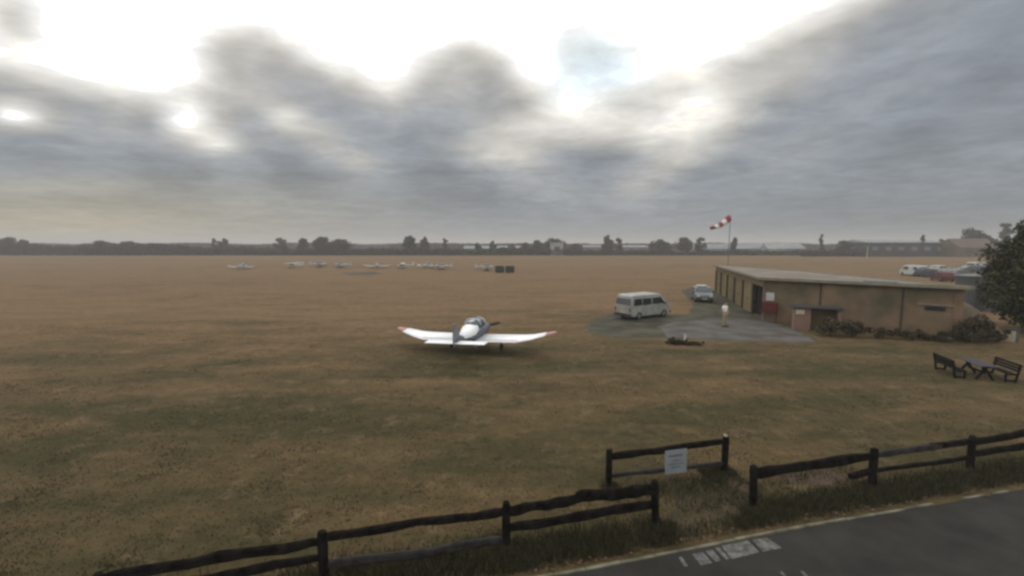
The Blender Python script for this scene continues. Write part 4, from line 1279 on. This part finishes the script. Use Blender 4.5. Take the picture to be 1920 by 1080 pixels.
GP = 'aeroplanes parked in a row across the field'
lo_p = low_wing_plane('x', paint=M['farplane'], group=GP); hi_p = high_wing_plane('x', GP)
FP = [(456, 505, 'lo', 95, 'faint low aeroplane, leftmost of the row across the field'),
      (549, 503, 'hi', 175, 'white aeroplane with raised tail, second from left of the row'),
      (600, 501, 'lo', 20, 'white aeroplane third from left of the row across the field'),
      (640, 502, 'lo', 185, 'grey white aeroplane fourth from left of the row'),
      (708, 503, 'lo', 95, 'small aeroplane end on, with a red mark, in the middle of the row'),
      (755, 504, 'hi', 190, 'high wing aeroplane whose tail rises highest in the row'),
      (803, 503, 'lo', 60, 'bright white aeroplane left of the last two in the row'),
      (828, 505, 'lo', 170, 'aeroplane seen from the side near the right end of the row'),
      (912, 507, 'lo', 10, 'low pale aeroplane just left of the dark bales')]
ul, uh = True, True
for px, py, k, rz, label in FP:
    src = lo_p if k == 'lo' else hi_p
    if k == 'lo':
        o = src if ul else copy_tree(src); ul = False
    else:
        o = src if uh else copy_tree(src); uh = False
    p = G(px, py); o.location = (p.x, p.y, 0); o.rotation_euler = (0, 0, R(rz)); o['label'] = label
    sc1 = .78 if k == 'lo' else .64
    o.scale = (sc1,)*3

# dark wrapped bales
for i, (px, w_, label) in enumerate(((937, 1.95, 'dark wrapped bale, left one of two standing in the field'), (956, 1.95, 'dark wrapped bale, right one of two standing in the field'))):
    p = G(px, 511)
    b = MB(); n_ = 20; rings = []
    for y_, r_ in ((-.70, .62), (-.62, .72), (.62, .72), (.70, .62)):
        rings.append([Vector((q_.y*1.33, y_, q_.z)) for q_ in ell(0, .72, r_, r_, n_, 5.5)])
    b.rings(rings)
    o = b.build('bale', M['bale'], loc=(p.x, p.y, 0), smooth=False)
    tag(o, label, 'bale', 'wrapped bales in the field')

# ------------------------------------------------------------------ windsock
wd_ = 60.0
wx = X(1367, wd_, 6)
ws = empty('windsock', (wx, wd_, 0), 0, 'red and white striped windsock hanging from its pole behind the hangar', 'windsock')
ztop = Z(404, wd_)
MB().tube([(0, 0, 0), (0, 0, ztop*.5), (0, 0, ztop+.1)], [.07, .05, .035], 10).build('pole', M['metal'], ws)
a_ = Vector((-.12, 0, ztop-.35)); e_ = Vector((X(1331, wd_, 8)-wx, -.3, Z(428, wd_)))
segs = 5
for k in range(segs):
    q0, q1 = k/segs, (k+1)/segs
    s = MB(); rings = []
    for j in range(4):
        q = q0+(q1-q0)*j/3
        c = a_.lerp(e_, q)+Vector((0, 0, -.25*math.sin(math.pi*q)+.03*math.sin(q*17)))
        r_ = .44*(1-q)+.27*q
        t = (e_-a_).normalized(); s1 = Vector((0, 1, 0)); s2 = t.cross(s1).normalized()
        rings.append([c+s1*math.cos(2*math.pi*i/14)*r_+s2*math.sin(2*math.pi*i/14)*r_*(1-.18*q) for i in range(14)])
    s.rings(rings, cap=False)
    s.build('sock_band', M['sockred'] if k % 2 == 0 else M['sockwhite'], ws, smooth=True, recalc=False)
MB().tube([a_+Vector((0, .44*math.cos(i*math.pi/8), .44*math.sin(i*math.pi/8))) for i in range(17)], .02, 6).build('hoop', M['metal'], ws)
# thin pale mast far right
mx_ = X(1626, 190, 2)
ms = empty('mast', (mx_, 190, 0), 0, 'thin pale mast standing at the far field edge right of the hangar roof', 'mast')
MB().tube([(0, 0, 0), (0, 0, 4.6)], [.16, .10], 8).build('pole', M['cream'], ms)
MB().box((0, 0, 4.7), (.7, .5, .25)).build('lamp_head', M['farwhite'], ms, bevel=.04)


# ------------------------------------------------------------------ far buildings
def far_hall(px0, px1, ytop, d, depth, wallm, roofm, label, pitch=.0, bands=0, ybase=None, cat='building'):
    x0, x1 = X(px0, d, 2), X(px1, d, 2); h = Z(ytop, d); w = x1-x0
    root = empty('far_building', ((x0+x1)/2, d+depth/2, 0), 0, label, cat)
    hw_ = h*(1-pitch)
    MB().box((0, 0, hw_/2), (w, depth, hw_)).build('wall', wallm, root)
    if pitch:
        s = MB(); e = .3
        s.v = [(-w/2-e, -depth/2-e, hw_), (w/2+e, -depth/2-e, hw_), (w/2+e, depth/2+e, hw_), (-w/2-e, depth/2+e, hw_), (-w/2-e, 0, h), (w/2+e, 0, h)]
        s.f = [(0, 1, 5, 4), (2, 3, 4, 5), (0, 4, 3), (1, 2, 5), (0, 3, 2, 1)]
        s.build('roof', roofm, root)
    else:
        MB().box((0, 0, hw_+.12), (w+.5, depth+.5, .24)).build('roof', roofm, root)
    nw = max(1, int(w/6))
    for k in range(min(nw, 12)):
        xk = -w/2+(k+.5)*w/min(nw, 12)
        MB().box((xk, -depth/2-.02, hw_*.55), (w/min(nw, 12)*.45, .06, hw_*.28)).build('window', M['fardark'] if wallm != M['fardark'] else M['fargrey'], root)
    return root


far_hall(1033, 1056, 455, 234.5, 6, M['farwhite'], M['farroof'], 'pale block like building among the trees at the middle of the horizon')
far_hall(640, 720, 461, 262, 10, M['fargrey'], M['farroof'], 'low grey hall behind the hedge above the parked aeroplanes')
far_hall(870, 975, 461, 258, 10, M['fargrey'], M['farroof'], 'low grey hall on the horizon above the dark bales', pitch=.3)
far_hall(1075, 1215, 460, 262, 12, M['fargrey'], M['farroof'], 'long low grey hall on the horizon left of the van', pitch=.2)
far_hall(1300, 1368, 457, 242, 12, M['farwhite'], M['farroof'], 'pale hall directly left of the windsock pole on the horizon', pitch=.45)
far_hall(1372, 1512, 455, 250, 16, M['fargrey'], M['farroof'], 'long pale roofed hall right of the windsock on the horizon', pitch=.5)
far_hall(1440, 1474, 455, 236, 8, M['farwhite'], M['farwhite'], 'small white roofed building in front of the long pale hall', pitch=.5)
far_hall(1590, 1632, 452, 222, 10, M['farwhite'], M['farbrown'], 'beige building left of the long dark hall', pitch=.4)
far_hall(1628, 1775, 449, 214, 20, M['fardark'], M['farroof'], 'long dark hall with a pale roof edge above the hangar', pitch=.18)
far_hall(1776, 1800, 451, 212, 8, M['farwhite'], M['farroof'], 'narrow pale house against the right end of the dark hall', pitch=.4)
far_hall(1800, 1872, 447, 205, 12, M['farbrown'], M['farbrown'], 'brown roofed house left of the big near tree', pitch=.5)


# ------------------------------------------------------------------ person
def skin_obj(name, joints, edges, m, parent, sub=1):
    me = bpy.data.meshes.new(name)
    me.from_pydata([j[0] for j in joints], edges, []); me.update()
    o = bpy.data.objects.new(name, me); col.objects.link(o); o.parent = parent
    md = o.modifiers.new('skin', 'SKIN'); md.use_smooth_shade = True
    sv_ = me.skin_vertices[0].data if me.skin_vertices else None
    if sv_ is None:
        bm = bmesh.new(); bm.from_mesh(me); bm.verts.layers.skin.verify(); bm.to_mesh(me); bm.free(); sv_ = me.skin_vertices[0].data
    for i, j in enumerate(joints):
        r_ = j[1]; sv_[i].radius = r_ if isinstance(r_, tuple) else (r_, r_)
    sv_[0].use_root = True
    md2 = o.modifiers.new('sub', 'SUBSURF'); md2.levels = sub; md2.render_levels = sub
    me.materials.append(m)
    return o


pp = G(1358, 612)
per = empty('person', (pp.x, pp.y, 0), R(35), 'person in white shirt and beige trousers standing on the concrete, hand on hip', 'person')
per.scale = (1.14, 1.1, 1.03)
# local frame: facing -y, left hand +x ; skeleton with bent right arm (+x side as seen from camera)
J = [((0, 0, .95), (.14, .10)), ((0, .01, 1.18), (.13, .09)), ((0, .01, 1.40), (.15, .10)), ((0, 0, 1.50), (.055, .055)), ((0, -.01, 1.62), (.075, .085)), ((0, -.01, 1.72), (.07, .08)),
     ((.19, .01, 1.42), .055), ((.36, .04, 1.18), .042), ((.20, -.10, 1.02), .032), ((.16, -.13, 1.0), .028),
     ((-.19, .01, 1.42), .055), ((-.25, .02, 1.15), .042), ((-.24, -.07, .90), .032), ((-.24, -.09, .84), .028),
     ((.09, 0, .90), .09), ((.12, -.02, .50), .06), ((.13, .01, .09), .042), ((.13, -.10, .04), .035),
     ((-.09, 0, .90), .09), ((-.10, -.02, .50), .06), ((-.11, .01, .09), .042), ((-.11, -.10, .04), .035)]
E = [(0, 1), (1, 2), (2, 3), (3, 4), (4, 5), (2, 6), (6, 7), (7, 8), (8, 9), (2, 10), (10, 11), (11, 12), (12, 13), (0, 14), (14, 15), (15, 16), (16, 17), (0, 18), (18, 19), (19, 20), (20, 21)]
# five fingers on each hand
for base, tip in ((9, Vector((-.07, -.03, -.02))), (13, Vector((0, -.02, -.08)))):
    bp_ = Vector(J[base][0])
    for k in range(5):
        off = Vector((0, (k-2)*.014, 0)) if base == 13 else Vector((0, 0, (k-2)*.014))
        ln = (.75, 1, 1.08, 1, .8)[k]
        J.append((tuple(bp_+off+tip*.5*ln), .009)); J.append((tuple(bp_+off+tip*1.05*ln+Vector((.006, 0, 0))), .008))
        E.append((base, len(J)-2)); E.append((len(J)-2, len(J)-1))
skin_obj('body', J, E, M['skin'], per, 1)
Js = [((0, 0, 1.0), (.165, .125)), ((0, .01, 1.18), (.155, .115)), ((0, .01, 1.40), (.17, .12)), ((0, 0, 1.485), (.075, .075)), ((.19, .01, 1.42), .072), ((.31, .035, 1.24), .06),
      ((-.19, .01, 1.42), .072), ((-.24, .015, 1.2), .06)]
skin_obj('shirt', Js, [(0, 1), (1, 2), (2, 3), (2, 4), (4, 5), (2, 6), (6, 7)], M['shirt'], per, 1)
Jt = [((0, 0, .98), (.15, .115)), ((.09, 0, .88), .105), ((.12, -.02, .50), .078), ((.13, .01, .12), .06), ((-.09, 0, .88), .105), ((-.10, -.02, .50), .078), ((-.11, .01, .12), .06)]
skin_obj('trousers', Jt, [(0, 1), (1, 2), (2, 3), (0, 4), (4, 5), (5, 6)], M['trousers'], per, 1)
for sx in (.13, -.11):
    MB().box((sx, -.06, .045), (.10, .28, .09)).build('shoe', M['shoe'], per, bevel=.03)
hr = MB(); hr.rings([[Vector((math.cos(2*math.pi*i/12)*r_, .012+math.sin(2*math.pi*i/12)*r_*1.12, z_+(.05*(-math.sin(2*math.pi*i/12))*k_))) for i in range(12)]
                     for z_, r_, k_ in ((1.66, .082, 1), (1.71, .092, .6), (1.76, .085, .2), (1.80, .055, 0), (1.815, .02, 0))])
hr.build('hair', M['hair'], per, smooth=True)
fc = MB()
for sx in (-.03, .03): fc.box((sx, -.093, 1.665), (.018, .01, .008))
fc.build('eye', M['ink'], per)
MB().bar((0, -.088, 1.66), (0, -.108, 1.625), .02, .02).build('nose', M['skin'], per)
MB().box((0, -.088, 1.60), (.04, .008, .008)).build('mouth', M['lamp_red'], per)

# ------------------------------------------------------------------ air
HAZE = 0.0009
if HAZE:
    hm = bpy.data.materials.new('haze_air'); hm.use_nodes = True
    t = hm.node_tree; t.nodes.clear()
    pv = t.nodes.new('ShaderNodeVolumePrincipled'); pv.inputs['Color'].default_value = (.86, .83, .79, 1)
    pv.inputs['Density'].default_value = HAZE; pv.inputs['Anisotropy'].default_value = .3
    mo = t.nodes.new('ShaderNodeOutputMaterial'); t.links.new(pv.outputs[0], mo.inputs['Volume'])
    hb = MB().box((0, 2750, 13), (9000, 6900, 30)).build('haze', hm)
    hb.scale = (1, 1, 1)
    tag(hb, kind='stuff')
